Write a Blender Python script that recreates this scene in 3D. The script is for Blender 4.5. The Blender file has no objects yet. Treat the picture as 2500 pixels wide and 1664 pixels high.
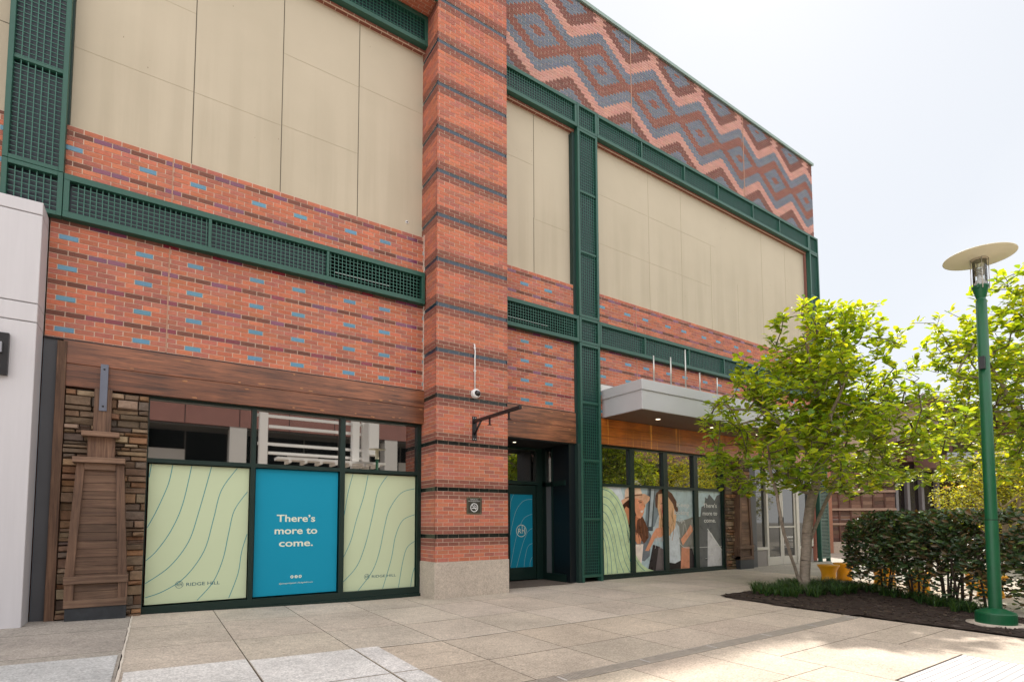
import bpy, math, random
from mathutils import Vector, Matrix, noise
R = math.radians
random.seed(7)
sc = bpy.context.scene
COL = sc.collection

# ------------------------------------------------------------------ camera
cam_d = bpy.data.cameras.new("camera"); cam = bpy.data.objects.new("camera", cam_d); COL.objects.link(cam); sc.camera = cam
YAW, PIT, ROL = R(33.856), R(3.61), R(-0.211)
fw = Vector((math.sin(YAW)*math.cos(PIT), math.cos(YAW)*math.cos(PIT), math.sin(PIT)))
rt = Vector((math.cos(YAW), -math.sin(YAW), 0)); up = rt.cross(fw)
r2 = math.cos(ROL)*rt+math.sin(ROL)*up; u2 = -math.sin(ROL)*rt+math.cos(ROL)*up
M = Matrix((r2, u2, -fw)).transposed().to_4x4(); M.translation = Vector((1.0345, -8.8409, 1.3012))
cam.matrix_world = M
cam_d.sensor_width = 36; cam_d.lens = 1303.8/2500*36
cam_d.shift_y = (1191.3-832)/2500
cam_d.clip_start = .05; cam_d.clip_end = 3000

# ------------------------------------------------------------------ world, sun, exposure
SUN = Vector((.75, .4155, 1)).normalized()
elev = math.asin(SUN.z); azim = math.atan2(SUN.x, SUN.y)
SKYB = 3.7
W = bpy.data.worlds.new("World"); sc.world = W; W.use_nodes = True
nt = W.node_tree; nt.nodes.clear()
o = nt.nodes.new('ShaderNodeOutputWorld'); b = nt.nodes.new('ShaderNodeBackground'); s = nt.nodes.new('ShaderNodeTexSky')
s.sky_type = 'NISHITA'; s.sun_disc = False; s.sun_elevation = elev; s.sun_rotation = azim
s.air_density = 1.0; s.dust_density = 1.0; s.ozone_density = 1.0; s.altitude = 50
b.inputs[1].default_value = .15
# thin high overcast over the clear-sky model: brightness added overhead and behind the camera to light the facade, dimmer and bluer sunward
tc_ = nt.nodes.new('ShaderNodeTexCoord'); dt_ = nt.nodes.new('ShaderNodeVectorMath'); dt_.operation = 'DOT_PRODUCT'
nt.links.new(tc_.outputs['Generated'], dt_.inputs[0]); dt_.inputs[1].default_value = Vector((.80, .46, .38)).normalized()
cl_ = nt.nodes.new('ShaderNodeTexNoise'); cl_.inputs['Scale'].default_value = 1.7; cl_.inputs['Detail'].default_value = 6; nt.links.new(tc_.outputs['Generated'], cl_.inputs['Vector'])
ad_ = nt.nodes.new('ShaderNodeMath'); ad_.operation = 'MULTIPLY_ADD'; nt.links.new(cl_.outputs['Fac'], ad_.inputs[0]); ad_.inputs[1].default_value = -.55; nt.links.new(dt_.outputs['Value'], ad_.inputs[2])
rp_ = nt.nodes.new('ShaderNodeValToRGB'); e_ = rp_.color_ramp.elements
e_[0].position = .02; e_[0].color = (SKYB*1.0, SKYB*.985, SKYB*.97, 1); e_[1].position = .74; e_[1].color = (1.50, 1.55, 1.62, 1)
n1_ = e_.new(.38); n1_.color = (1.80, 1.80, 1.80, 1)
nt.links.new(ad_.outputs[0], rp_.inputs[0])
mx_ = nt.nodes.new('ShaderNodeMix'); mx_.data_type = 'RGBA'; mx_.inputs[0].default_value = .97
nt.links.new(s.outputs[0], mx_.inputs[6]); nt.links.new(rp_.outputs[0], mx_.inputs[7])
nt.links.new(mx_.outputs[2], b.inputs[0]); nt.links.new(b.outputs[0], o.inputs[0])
sd = bpy.data.lights.new("sun", 'SUN'); sd.energy = 1.7; sd.angle = R(1.2); sd.color = (1, .94, .85)
so = bpy.data.objects.new("sun", sd); COL.objects.link(so)
so.rotation_euler = (-SUN).to_track_quat('-Z', 'Y').to_euler()
sc.view_settings.view_transform = 'Standard'; sc.view_settings.look = 'None'
sc.view_settings.gamma = 1; sc.view_settings.exposure = 1.85
sc.render.film_transparent = False
sc.cycles.use_denoising = True

# ------------------------------------------------------------------ materials
MATS = {}
def lin(r, g, b):
    f = lambda c: (c/255/12.92) if c/255 <= .04045 else ((c/255+.055)/1.055)**2.4
    return (f(r), f(g), f(b), 1)
def mat(name, col=(.5,.5,.5,1), rough=.7, metal=0, ior=1.45, attr=False, noise_amt=0, noise_scale=8, bump=0, bump_scale=60,
        stretch=None, spec=.5, coat=0, emit=None, trans=0, c2=None, wear=0):
    if name in MATS: return MATS[name]
    m = bpy.data.materials.new(name); m.use_nodes = True; MATS[name] = m
    t = m.node_tree; n = t.nodes; l = t.links; p = n['Principled BSDF']
    p.inputs['Roughness'].default_value = rough; p.inputs['Metallic'].default_value = metal; p.inputs['IOR'].default_value = ior
    p.inputs['Specular IOR Level'].default_value = spec; p.inputs['Coat Weight'].default_value = coat
    p.inputs['Base Color'].default_value = col
    tc = n.new('ShaderNodeTexCoord'); mp = n.new('ShaderNodeMapping'); l.new(tc.outputs['Object'], mp.inputs[0])
    if stretch: mp.inputs['Scale'].default_value = stretch
    src = None
    if attr:
        a = n.new('ShaderNodeVertexColor'); a.layer_name = 'Col'; src = a.outputs[0]
    if noise_amt:
        nz = n.new('ShaderNodeTexNoise'); nz.inputs['Scale'].default_value = noise_scale; nz.inputs['Detail'].default_value = 7
        nz.inputs['Roughness'].default_value = .62
        l.new(mp.outputs[0], nz.inputs['Vector'])
        mr = n.new('ShaderNodeMapRange'); mr.inputs[1].default_value = .25; mr.inputs[2].default_value = .75
        mr.inputs[3].default_value = 1-noise_amt; mr.inputs[4].default_value = 1+noise_amt
        l.new(nz.outputs['Fac'], mr.inputs[0])
        if c2:
            mx = n.new('ShaderNodeMix'); mx.data_type = 'RGBA'
            rp = n.new('ShaderNodeValToRGB'); rp.color_ramp.elements[0].position = .38; rp.color_ramp.elements[1].position = .62
            l.new(nz.outputs['Fac'], rp.inputs[0]); l.new(rp.outputs[0], mx.inputs[0])
            mx.inputs[6].default_value = col; mx.inputs[7].default_value = c2
            if src: l.new(src, mx.inputs[6])
            src = mx.outputs[2]
        mu = n.new('ShaderNodeVectorMath'); mu.operation = 'SCALE'
        if src: l.new(src, mu.inputs[0])
        else: mu.inputs[0].default_value = col[:3]
        l.new(mr.outputs[0], mu.inputs['Scale']); src = mu.outputs[0]
        rr = n.new('ShaderNodeMapRange'); rr.inputs[3].default_value = max(.02, rough-.12); rr.inputs[4].default_value = min(1, rough+.12)
        l.new(nz.outputs['Fac'], rr.inputs[0]); l.new(rr.outputs[0], p.inputs['Roughness'])
    if src: l.new(src, p.inputs['Base Color'])
    if bump:
        nb = n.new('ShaderNodeTexNoise'); nb.inputs['Scale'].default_value = bump_scale; nb.inputs['Detail'].default_value = 5
        l.new(mp.outputs[0], nb.inputs['Vector'])
        bp = n.new('ShaderNodeBump'); bp.inputs['Strength'].default_value = bump; bp.inputs['Distance'].default_value = .01
        l.new(nb.outputs['Fac'], bp.inputs['Height']); l.new(bp.outputs[0], p.inputs['Normal'])
    if emit:
        p.inputs['Emission Color'].default_value = emit[0]; p.inputs['Emission Strength'].default_value = emit[1]
    if trans:
        tr = n.new('ShaderNodeBsdfTranslucent'); ms = n.new('ShaderNodeMixShader'); ms.inputs[0].default_value = trans
        if src: 
            sv = n.new('ShaderNodeMix'); sv.data_type = 'RGBA'; sv.blend_type = 'MULTIPLY'; sv.inputs[0].default_value = 1
            l.new(src, sv.inputs[6]); sv.inputs[7].default_value = TR_TINT; l.new(sv.outputs[2], tr.inputs[0])
        else: tr.inputs[0].default_value = col
        l.new(p.outputs[0], ms.inputs[1]); l.new(tr.outputs[0], ms.inputs[2]); l.new(ms.outputs[0], n['Material Output'].inputs[0])
    return m
TR_TINT = (6.0, 3.9, .7, 1)

def concrete_mat(name, attr=True, col=(.4,.37,.33,1), k=1.0):
    m = bpy.data.materials.new(name); m.use_nodes = True; t = m.node_tree; n = t.nodes; l = t.links; p = n['Principled BSDF']
    tc = n.new('ShaderNodeTexCoord')
    def nz(sc_, d, lo, hi, a, b_):
        x = n.new('ShaderNodeTexNoise'); x.inputs['Scale'].default_value = sc_; x.inputs['Detail'].default_value = d; x.inputs['Roughness'].default_value = .65
        l.new(tc.outputs['Object'], x.inputs['Vector'])
        r_ = n.new('ShaderNodeMapRange'); r_.inputs[1].default_value = lo; r_.inputs[2].default_value = hi; r_.inputs[3].default_value = a; r_.inputs[4].default_value = b_
        l.new(x.outputs['Fac'], r_.inputs[0]); return r_.outputs[0], x.outputs['Fac']
    a1, _ = nz(.9, 7, .32, .68, 1-.20*k, 1+.13*k)
    a2, _ = nz(14, 8, .35, .65, 1-.14*k, 1+.10*k)
    a3, f3 = nz(55, 4, .36, .64, 1-.30*k, 1+.20*k)
    v = n.new('ShaderNodeTexVoronoi'); v.inputs['Scale'].default_value = 3.1; l.new(tc.outputs['Object'], v.inputs['Vector'])
    vr = n.new('ShaderNodeMapRange'); vr.inputs[1].default_value = .03; vr.inputs[2].default_value = .075; vr.inputs[3].default_value = .55; vr.inputs[4].default_value = 1
    l.new(v.outputs['Distance'], vr.inputs[0])
    def mul(a, b_):
        q = n.new('ShaderNodeMath'); q.operation = 'MULTIPLY'; l.new(a, q.inputs[0]); l.new(b_, q.inputs[1]); return q.outputs[0]
    tot = mul(mul(a1, a2), mul(a3, vr.outputs[0]))
    sc_ = n.new('ShaderNodeVectorMath'); sc_.operation = 'SCALE'
    if attr:
        a = n.new('ShaderNodeVertexColor'); a.layer_name = 'Col'; l.new(a.outputs[0], sc_.inputs[0])
    else: sc_.inputs[0].default_value = col[:3]
    l.new(tot, sc_.inputs['Scale']); l.new(sc_.outputs[0], p.inputs['Base Color'])
    p.inputs['Roughness'].default_value = .85
    bp = n.new('ShaderNodeBump'); bp.inputs['Strength'].default_value = .35; bp.inputs['Distance'].default_value = .004
    l.new(f3, bp.inputs['Height']); l.new(bp.outputs[0], p.inputs['Normal'])
    MATS[name] = m; return m

def wood_mat(name, c1, c2, axis='X', rough=.6, spots=False, drips=False, coat=0):
    m = bpy.data.materials.new(name); m.use_nodes = True; t = m.node_tree; n = t.nodes; l = t.links; p = n['Principled BSDF']
    tc = n.new('ShaderNodeTexCoord'); mp = n.new('ShaderNodeMapping'); l.new(tc.outputs['Object'], mp.inputs[0])
    mp.inputs['Scale'].default_value = (.7, 14, 14) if axis == 'X' else (14, 14, .7)
    x = n.new('ShaderNodeTexNoise'); x.inputs['Scale'].default_value = 2.2; x.inputs['Detail'].default_value = 9; x.inputs['Roughness'].default_value = .7; x.inputs['Distortion'].default_value = .6
    l.new(mp.outputs[0], x.inputs['Vector'])
    r_ = n.new('ShaderNodeValToRGB'); e = r_.color_ramp.elements; e[0].position = .32; e[0].color = c1; e[1].position = .68; e[1].color = c2
    l.new(x.outputs['Fac'], r_.inputs[0]); src = r_.outputs[0]
    a = n.new('ShaderNodeVertexColor'); a.layer_name = 'Col'
    mu = n.new('ShaderNodeMix'); mu.data_type = 'RGBA'; mu.blend_type = 'MULTIPLY'; mu.inputs[0].default_value = 1
    l.new(src, mu.inputs[6]); l.new(a.outputs[0], mu.inputs[7]); src = mu.outputs[2]
    y = n.new('ShaderNodeTexNoise'); y.inputs['Scale'].default_value = 1.3; y.inputs['Detail'].default_value = 4; l.new(tc.outputs['Object'], y.inputs['Vector'])
    yr = n.new('ShaderNodeMapRange'); yr.inputs[1].default_value = .3; yr.inputs[2].default_value = .7; yr.inputs[3].default_value = .65; yr.inputs[4].default_value = 1.35
    l.new(y.outputs['Fac'], yr.inputs[0])
    sv = n.new('ShaderNodeVectorMath'); sv.operation = 'SCALE'; l.new(src, sv.inputs[0]); l.new(yr.outputs[0], sv.inputs['Scale']); src = sv.outputs[0]
    if drips:
        m2 = n.new('ShaderNodeMapping'); m2.inputs['Scale'].default_value = (9, 9, .25); l.new(tc.outputs['Object'], m2.inputs[0])
        z = n.new('ShaderNodeTexNoise'); z.inputs['Scale'].default_value = 1.6; z.inputs['Detail'].default_value = 3; l.new(m2.outputs[0], z.inputs['Vector'])
        zr = n.new('ShaderNodeMapRange'); zr.inputs[1].default_value = .58; zr.inputs[2].default_value = .72; l.new(z.outputs['Fac'], zr.inputs[0])
        mm = n.new('ShaderNodeMix'); mm.data_type = 'RGBA'; l.new(zr.outputs[0], mm.inputs[0]); l.new(src, mm.inputs[6]); mm.inputs[7].default_value = (.95, .42, .06, 1); src = mm.outputs[2]
    l.new(src, p.inputs['Base Color']); p.inputs['Roughness'].default_value = rough; p.inputs['Coat Weight'].default_value = coat; p.inputs['Coat Roughness'].default_value = .3
    bp = n.new('ShaderNodeBump'); bp.inputs['Strength'].default_value = .4; bp.inputs['Distance'].default_value = .003
    l.new(x.outputs['Fac'], bp.inputs['Height']); l.new(bp.outputs[0], p.inputs['Normal'])
    MATS[name] = m; return m

def panel_mat():
    m = bpy.data.materials.new('cement_panel'); m.use_nodes = True; t = m.node_tree; n = t.nodes; l = t.links; p = n['Principled BSDF']
    tc = n.new('ShaderNodeTexCoord')
    def nz(scale, d, st):
        mp = n.new('ShaderNodeMapping'); mp.inputs['Scale'].default_value = st; l.new(tc.outputs['Object'], mp.inputs[0])
        x = n.new('ShaderNodeTexNoise'); x.inputs['Scale'].default_value = scale; x.inputs['Detail'].default_value = d; x.inputs['Roughness'].default_value = .6; l.new(mp.outputs[0], x.inputs['Vector']); return x.outputs['Fac']
    cloud = nz(.55, 5, (1, 1, 1)); streak = nz(1.0, 6, (3.2, 1, .16)); fine = nz(40, 3, (1, 1, 1))
    # rain streaks: only low on the panels and further along the wall
    sx = n.new('ShaderNodeSeparateXYZ'); l.new(tc.outputs['Object'], sx.inputs[0])
    zr = n.new('ShaderNodeMapRange'); zr.inputs[1].default_value = 9.6; zr.inputs[2].default_value = 7.2; l.new(sx.outputs[2], zr.inputs[0])
    xr = n.new('ShaderNodeMapRange'); xr.inputs[1].default_value = 8.5; xr.inputs[2].default_value = 12.0; xr.inputs[3].default_value = .2; l.new(sx.outputs[0], xr.inputs[0])
    st = n.new('ShaderNodeMapRange'); st.inputs[1].default_value = .44; st.inputs[2].default_value = .60; l.new(streak, st.inputs[0])
    m1 = n.new('ShaderNodeMath'); m1.operation = 'MULTIPLY'; l.new(zr.outputs[0], m1.inputs[0]); l.new(xr.outputs[0], m1.inputs[1])
    m2 = n.new('ShaderNodeMath'); m2.operation = 'MULTIPLY'; l.new(m1.outputs[0], m2.inputs[0]); l.new(st.outputs[0], m2.inputs[1])
    m3 = n.new('ShaderNodeMath'); m3.operation = 'MULTIPLY'; l.new(m2.outputs[0], m3.inputs[0]); m3.inputs[1].default_value = .8
    base = n.new('ShaderNodeMix'); base.data_type = 'RGBA'; l.new(cloud, base.inputs[0]); base.inputs[6].default_value = (.42, .365, .27, 1); base.inputs[7].default_value = (.55, .48, .37, 1)
    mx = n.new('ShaderNodeMix'); mx.data_type = 'RGBA'; l.new(m3.outputs[0], mx.inputs[0]); l.new(base.outputs[2], mx.inputs[6]); mx.inputs[7].default_value = (.25, .205, .14, 1)
    l.new(mx.outputs[2], p.inputs['Base Color']); p.inputs['Roughness'].default_value = .85
    bp = n.new('ShaderNodeBump'); bp.inputs['Strength'].default_value = .15; bp.inputs['Distance'].default_value = .003; l.new(fine, bp.inputs['Height']); l.new(bp.outputs[0], p.inputs['Normal'])
    MATS['panel'] = m; return m

BR = mat('brick', attr=True, rough=.85, noise_amt=.14, noise_scale=22, bump=.5, bump_scale=120)
GLZ = mat('glazed_brick', attr=True, rough=.22, noise_amt=.1, noise_scale=20, spec=.6)
MORT = mat('mortar', (.62,.50,.40,1), .9, noise_amt=.15, noise_scale=15)
STONE = mat('ledge_stone', attr=True, rough=.9, noise_amt=.3, noise_scale=14, bump=1.0, bump_scale=35)
PANEL = panel_mat()
SEAM = mat('panel_seam', (.10,.085,.06,1), .8)
SEAML = mat('panel_seam_light', (.40,.345,.25,1), .8)
GREEN = mat('green_steel', (.020,.085,.062,1), .42, noise_amt=.12, noise_scale=5, spec=.5)
GREEND = mat('dark_green_frame', (.006,.022,.018,1), .35, noise_amt=.1, noise_scale=5)
WIRE = mat('green_wire', (.025,.125,.09,1), .35, metal=.0, spec=.6)
NAVY = mat('navy_panel', (.008,.018,.028,1), .35, noise_amt=.2, noise_scale=3)
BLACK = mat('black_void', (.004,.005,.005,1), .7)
GLASS = mat('dark_glass', (.008,.009,.009,1), .015, ior=3.7, spec=.5)
GLASS2 = mat('shop_glass', (.02,.022,.022,1), .03, ior=1.7)
BEAM = wood_mat('reddish_timber', (.035,.012,.006,1), (.31,.115,.052,1), 'X', .38, coat=.35)
ORANGE = wood_mat('orange_timber', (.30,.065,.007,1), (.62,.19,.025,1), 'X', .35, drips=True, coat=.4)
PWX = wood_mat('weathered_timber', (.065,.032,.02,1), (.22,.135,.088,1), 'X', .75)
PWZ = wood_mat('weathered_timber_upright', (.055,.026,.016,1), (.21,.12,.075,1), 'Z', .75)
KNOT = mat('pale_knot', (.42,.20,.09,1), .7, noise_amt=.3, noise_scale=60)
GREY = mat('grey_metal', (.075,.078,.088,1), .45, noise_amt=.08, noise_scale=4)
STRAP = mat('strap_metal', (.13,.145,.19,1), .4, noise_amt=.1, noise_scale=9)
DKMET = mat('dark_metal', (.03,.034,.04,1), .45, noise_amt=.3, noise_scale=12)
BLKMET = mat('black_metal', (.012,.012,.014,1), .35)
CANOPY = mat('silver_metal', (.50,.51,.53,1), .4, metal=.1, noise_amt=.04, noise_scale=2)
ROD = mat('steel_rod', (.55,.55,.52,1), .3, metal=.6)
WHITE = mat('white_cladding', (.56,.545,.57,1), .55, noise_amt=.04, noise_scale=2.5, stretch=(6,6,.4))
WFRAME = mat('white_frame', (.52,.50,.46,1), .45)
WPLAST = mat('white_plastic', (.72,.72,.72,1), .4)
CAULK = mat('white_caulk', (.60,.54,.47,1), .8, noise_amt=.12, noise_scale=30)
JOINTP = mat('pink_caulk', (.42,.24,.17,1), .85)
CBASE = concrete_mat('cast_concrete', False, (.50,.43,.36,1), .7)
PAVE = concrete_mat('paving', True)
TEAL = mat('teal_print', (.010,.27,.42,1), .4, spec=.15, noise_amt=.02, noise_scale=1)
TEALD = mat('teal_line', (.03,.25,.29,1), .4)
DOORB = mat('door_blue_print', (.008,.22,.34,1), .4, spec=.2)
MINT = mat('mint_print', (.53,.61,.41,1), .4, spec=.2, noise_amt=.02, noise_scale=1)
CREAMT = mat('cream_lettering', (.70,.74,.60,1), .4)
PALEL = mat('pale_line', (.30,.50,.52,1), .4)
NAVYT = mat('dark_teal_lettering', (.012,.10,.15,1), .4)
WHT = mat('white_lettering', (.75,.76,.76,1), .4)
PCOL = mat('print_ink', attr=True, rough=.3, spec=.25, noise_amt=.2, noise_scale=6)
LAMPG = mat('lamp_green', (.003,.085,.032,1), .38, noise_amt=.15, noise_scale=6, spec=.5)
LAMPD = mat('lamp_disc', (.80,.76,.58,1), .45)
CGLASS = None
def clear_glass():
    m = bpy.data.materials.new('clear_glass'); m.use_nodes = True; t = m.node_tree; n = t.nodes; l = t.links
    for x in list(n):
        if x.type != 'OUTPUT_MATERIAL': n.remove(x)
    g = n.new('ShaderNodeBsdfGlossy'); g.inputs['Roughness'].default_value = .03; tr = n.new('ShaderNodeBsdfTransparent'); tr.inputs[0].default_value = (.93,.95,.94,1)
    fr = n.new('ShaderNodeFresnel'); fr.inputs[0].default_value = 1.5; ms = n.new('ShaderNodeMixShader')
    l.new(fr.outputs[0], ms.inputs[0]); l.new(tr.outputs[0], ms.inputs[1]); l.new(g.outputs[0], ms.inputs[2]); l.new(ms.outputs[0], n['Material Output'].inputs[0])
    return m
CGLASS = clear_glass()
YEL = mat('yellow_plastic', (.78,.36,.012,1), .38, noise_amt=.05, noise_scale=5)
BARK = mat('smooth_bark', (.28,.23,.185,1), .85, noise_amt=.35, noise_scale=9, bump=.8, bump_scale=30, stretch=(1,1,3))
BARKD = mat('dark_stem', (.055,.04,.03,1), .9, noise_amt=.3, noise_scale=20)
TWIG = mat('twig_bark', (.10,.075,.05,1), .85, noise_amt=.2, noise_scale=20)
LEAF = mat('magnolia_leaf', attr=True, rough=.38, trans=.42, spec=.5)
HLEAF = mat('hedge_leaf', attr=True, rough=.33, trans=.12, spec=.6)
FLEAF = mat('far_leaf', attr=True, rough=.5, trans=.4)
BLADE = mat('grass_blade', attr=True, rough=.5, trans=.2)
MULCH = mat('mulch', attr=True, rough=.95, noise_amt=.4, noise_scale=25, bump=1, bump_scale=60)
STEEL = mat('drain_steel', (.42,.37,.32,1), .5, metal=.2, noise_amt=.2, noise_scale=12)
MAT_ = concrete_mat('door_mat_concrete', False, (.13,.10,.08,1), 1.0)
TUBE = mat('fluorescent_tube', (.9,.9,.9,1), .5, emit=((1,.98,.92,1), .16))
SPOT = mat('downlight', (.9,.9,.9,1), .5, emit=((1,.85,.6,1), .7))
REDST = mat('red_stone', (.26,.12,.10,1), .7, noise_amt=.12, noise_scale=2)
ROOFM = mat('roof_metal', (.22,.19,.17,1), .6)
TAN = mat('tan_stucco', (.46,.36,.27,1), .8, noise_amt=.05, noise_scale=2)
CEDAR = mat('cedar_board', attr=True, rough=.8, noise_amt=.3, noise_scale=8, stretch=(1,1,10), bump=.3)

# ------------------------------------------------------------------ mesh builder
def wloc(o):
    v = Vector((0,0,0))
    while o is not None: v += o.location; o = o.parent
    return v
class MB:
    def __init__(s): s.v=[]; s.f=[]; s.c=[]; s.m=[]; s.sm=[]
    def face(s, pts, mi=0, col=(1,1,1), smooth=False):
        i=len(s.v); s.v.extend([tuple(p) for p in pts]); s.f.append(tuple(range(i,i+len(pts)))); s.c.append(col); s.m.append(mi); s.sm.append(smooth)
    def box(s, x0,x1,y0,y1,z0,z1, mi=0, col=(1,1,1), X=None):
        P=[(x0,y0,z0),(x1,y0,z0),(x1,y1,z0),(x0,y1,z0),(x0,y0,z1),(x1,y0,z1),(x1,y1,z1),(x0,y1,z1)]
        if X: P=[X(*p) for p in P]
        i=len(s.v); s.v.extend([tuple(p) for p in P])
        for q in ((0,3,2,1),(4,5,6,7),(0,1,5,4),(1,2,6,5),(2,3,7,6),(3,0,4,7)):
            s.f.append(tuple(i+k for k in q)); s.c.append(col); s.m.append(mi); s.sm.append(False)
    def bbox(s, x0,x1,y0,y1,z0,z1, bv=.006, mi=0, col=(1,1,1), X=None):
        # box with chamfered front (-y) edges
        F=[(x0+bv,y0,z0+bv),(x1-bv,y0,z0+bv),(x1-bv,y0,z1-bv),(x0+bv,y0,z1-bv)]
        G=[(x0,y0+bv,z0),(x1,y0+bv,z0),(x1,y0+bv,z1),(x0,y0+bv,z1)]
        H=[(x0,y1,z0),(x1,y1,z0),(x1,y1,z1),(x0,y1,z1)]
        P=F+G+H
        if X: P=[X(*p) for p in P]
        i=len(s.v); s.v.extend([tuple(p) for p in P])
        fs=[(0,1,2,3)]
        for k in range(4):
            j=(k+1)%4; fs.append((4+k,4+j,j,k)); fs.append((8+k,8+j,4+j,4+k))
        fs.append((11,10,9,8))
        for q in fs: s.f.append(tuple(i+k for k in q)); s.c.append(col); s.m.append(mi); s.sm.append(False)
    def tube(s, pts, rad, n=8, mi=0, col=(1,1,1), cap=True, smooth=True):
        pts=[Vector(p) for p in pts]
        if not hasattr(rad,'__len__'): rad=[rad]*len(pts)
        base=len(s.v); ref=None
        for k,p in enumerate(pts):
            d=(pts[min(k+1,len(pts)-1)]-pts[max(k-1,0)]).normalized()
            if ref is None:
                ref=Vector((0,0,1)) if abs(d.z)<.9 else Vector((1,0,0))
            a=d.cross(ref).normalized(); b_=a.cross(d).normalized(); ref=b_
            for q in range(n):
                t=2*math.pi*q/n; s.v.append(tuple(p+rad[k]*(math.cos(t)*a+math.sin(t)*b_)))
        for k in range(len(pts)-1):
            for q in range(n):
                r_=(q+1)%n; s.f.append((base+k*n+q,base+k*n+r_,base+(k+1)*n+r_,base+(k+1)*n+q)); s.c.append(col); s.m.append(mi); s.sm.append(smooth)
        if cap:
            s.f.append(tuple(base+q for q in range(n-1,-1,-1))); s.c.append(col); s.m.append(mi); s.sm.append(False)
            s.f.append(tuple(base+(len(pts)-1)*n+q for q in range(n))); s.c.append(col); s.m.append(mi); s.sm.append(False)
    def lathe(s, prof, c=(0,0,0), n=32, mi=0, col=(1,1,1), smooth=True, X=None):
        base=len(s.v)
        for r_,z in prof:
            for q in range(n):
                t=2*math.pi*q/n; p=(c[0]+r_*math.cos(t), c[1]+r_*math.sin(t), c[2]+z)
                s.v.append(tuple(X(*p)) if X else p)
        for k in range(len(prof)-1):
            for q in range(n):
                r_=(q+1)%n; s.f.append((base+k*n+q,base+k*n+r_,base+(k+1)*n+r_,base+(k+1)*n+q)); s.c.append(col); s.m.append(mi); s.sm.append(smooth)
    def ribbon(s, pts, w, y, mi=0, n=6):
        # smooth printed line on a plane y = const; pts are (x, z)
        P=[]
        L=len(pts)
        for k in range(L-1):
            p0=pts[max(k-1,0)];p1=pts[k];p2=pts[k+1];p3=pts[min(k+2,L-1)]
            for q in range(n):
                t=q/n
                P.append(tuple(.5*((2*p1[i])+(-p0[i]+p2[i])*t+(2*p0[i]-5*p1[i]+4*p2[i]-p3[i])*t*t+(-p0[i]+3*p1[i]-3*p2[i]+p3[i])*t**3) for i in (0,1)))
        P.append(pts[-1])
        for a,b_ in zip(P[:-1],P[1:]):
            dx,dz=b_[0]-a[0],b_[1]-a[1]; L_=math.hypot(dx,dz) or 1; nx,nz_=-dz/L_*w/2,dx/L_*w/2
            s.face([(a[0]+nx,y,a[1]+nz_),(a[0]-nx,y,a[1]-nz_),(b_[0]-nx,y,b_[1]-nz_),(b_[0]+nx,y,b_[1]+nz_)],mi)
    def poly(s, pts, y, mi=0, col=(1,1,1)): s.face([(p[0],y,p[1]) for p in pts],mi,col)
    def ring(s, cx,cz,r0,r1,y,mi=0,n=28,sx=1):
        for k in range(n):
            a,b_=2*math.pi*k/n,2*math.pi*(k+1)/n
            s.face([(cx+sx*r0*math.cos(a),y,cz+r0*math.sin(a)),(cx+sx*r1*math.cos(a),y,cz+r1*math.sin(a)),(cx+sx*r1*math.cos(b_),y,cz+r1*math.sin(b_)),(cx+sx*r0*math.cos(b_),y,cz+r0*math.sin(b_))],mi)
    def text(s, txt, cx, z, h, y, mi=0, width=None, bold=.0, align='C'):
        # h = capital height; width = wanted total width; baseline at z
        cu=bpy.data.curves.new('t','FONT'); cu.body=txt; cu.size=1; cu.offset=bold; cu.resolution_u=4; cu.fill_mode='FRONT'
        ob=bpy.data.objects.new('t',cu); COL.objects.link(ob)
        dg=bpy.context.evaluated_depsgraph_get(); me=bpy.data.meshes.new_from_object(ob.evaluated_get(dg))
        xs=[v.co.x for v in me.vertices]
        if xs:
            x0,x1=min(xs),max(xs); capH=.73; k=h/capH; kx=(width/(x1-x0)) if width else k
            off={'C':cx-kx*(x0+x1)/2,'L':cx-kx*x0,'R':cx-kx*x1}[align]
            i=len(s.v); s.v.extend([(off+kx*v.co.x,y,z+k*v.co.y) for v in me.vertices])
            for p in me.polygons: s.f.append(tuple(i+q for q in p.vertices)); s.c.append((1,1,1)); s.m.append(mi); s.sm.append(False)
        COL.objects.unlink(ob); bpy.data.objects.remove(ob); bpy.data.meshes.remove(me); bpy.data.curves.remove(cu)
    def build(s, name, mats, parent=None, label=None):
        me=bpy.data.meshes.new(name); off=wloc(parent)
        me.from_pydata([(a-off.x,b_-off.y,c-off.z) for a,b_,c in s.v],[],s.f)
        if not isinstance(mats,(list,tuple)): mats=[mats]
        for m_ in mats: me.materials.append(m_)
        me.polygons.foreach_set('material_index',s.m); me.polygons.foreach_set('use_smooth',s.sm)
        ca=me.color_attributes.new('Col','FLOAT_COLOR','CORNER'); buf=[]
        for f_,c_ in zip(s.f,s.c): buf.extend((c_[0],c_[1],c_[2],1.0)*len(f_))
        ca.data.foreach_set('color',buf); me.update()
        ob=bpy.data.objects.new(name,me); COL.objects.link(ob)
        if parent: ob.parent=parent
        if label: ob['label']=label
        return ob
def thing(name,label,cat,loc=(0,0,0),group=None):
    o=bpy.data.objects.new(name,None); COL.objects.link(o); o.location=loc; o['label']=label; o['category']=cat; o.empty_display_size=.3
    if group:o['group']=group
    return o
def tag(o,label,cat,group=None,kind=None):
    o['label']=label; o['category']=cat
    if group:o['group']=group
    if kind:o['kind']=kind
    return o
def struct(o): o['kind']='structure'; return o
def jit(c,a=.1,h=.03):
    k=1+random.uniform(-a,a); return tuple(max(.002,x*k*(1+random.uniform(-h,h))) for x in c)

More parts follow.
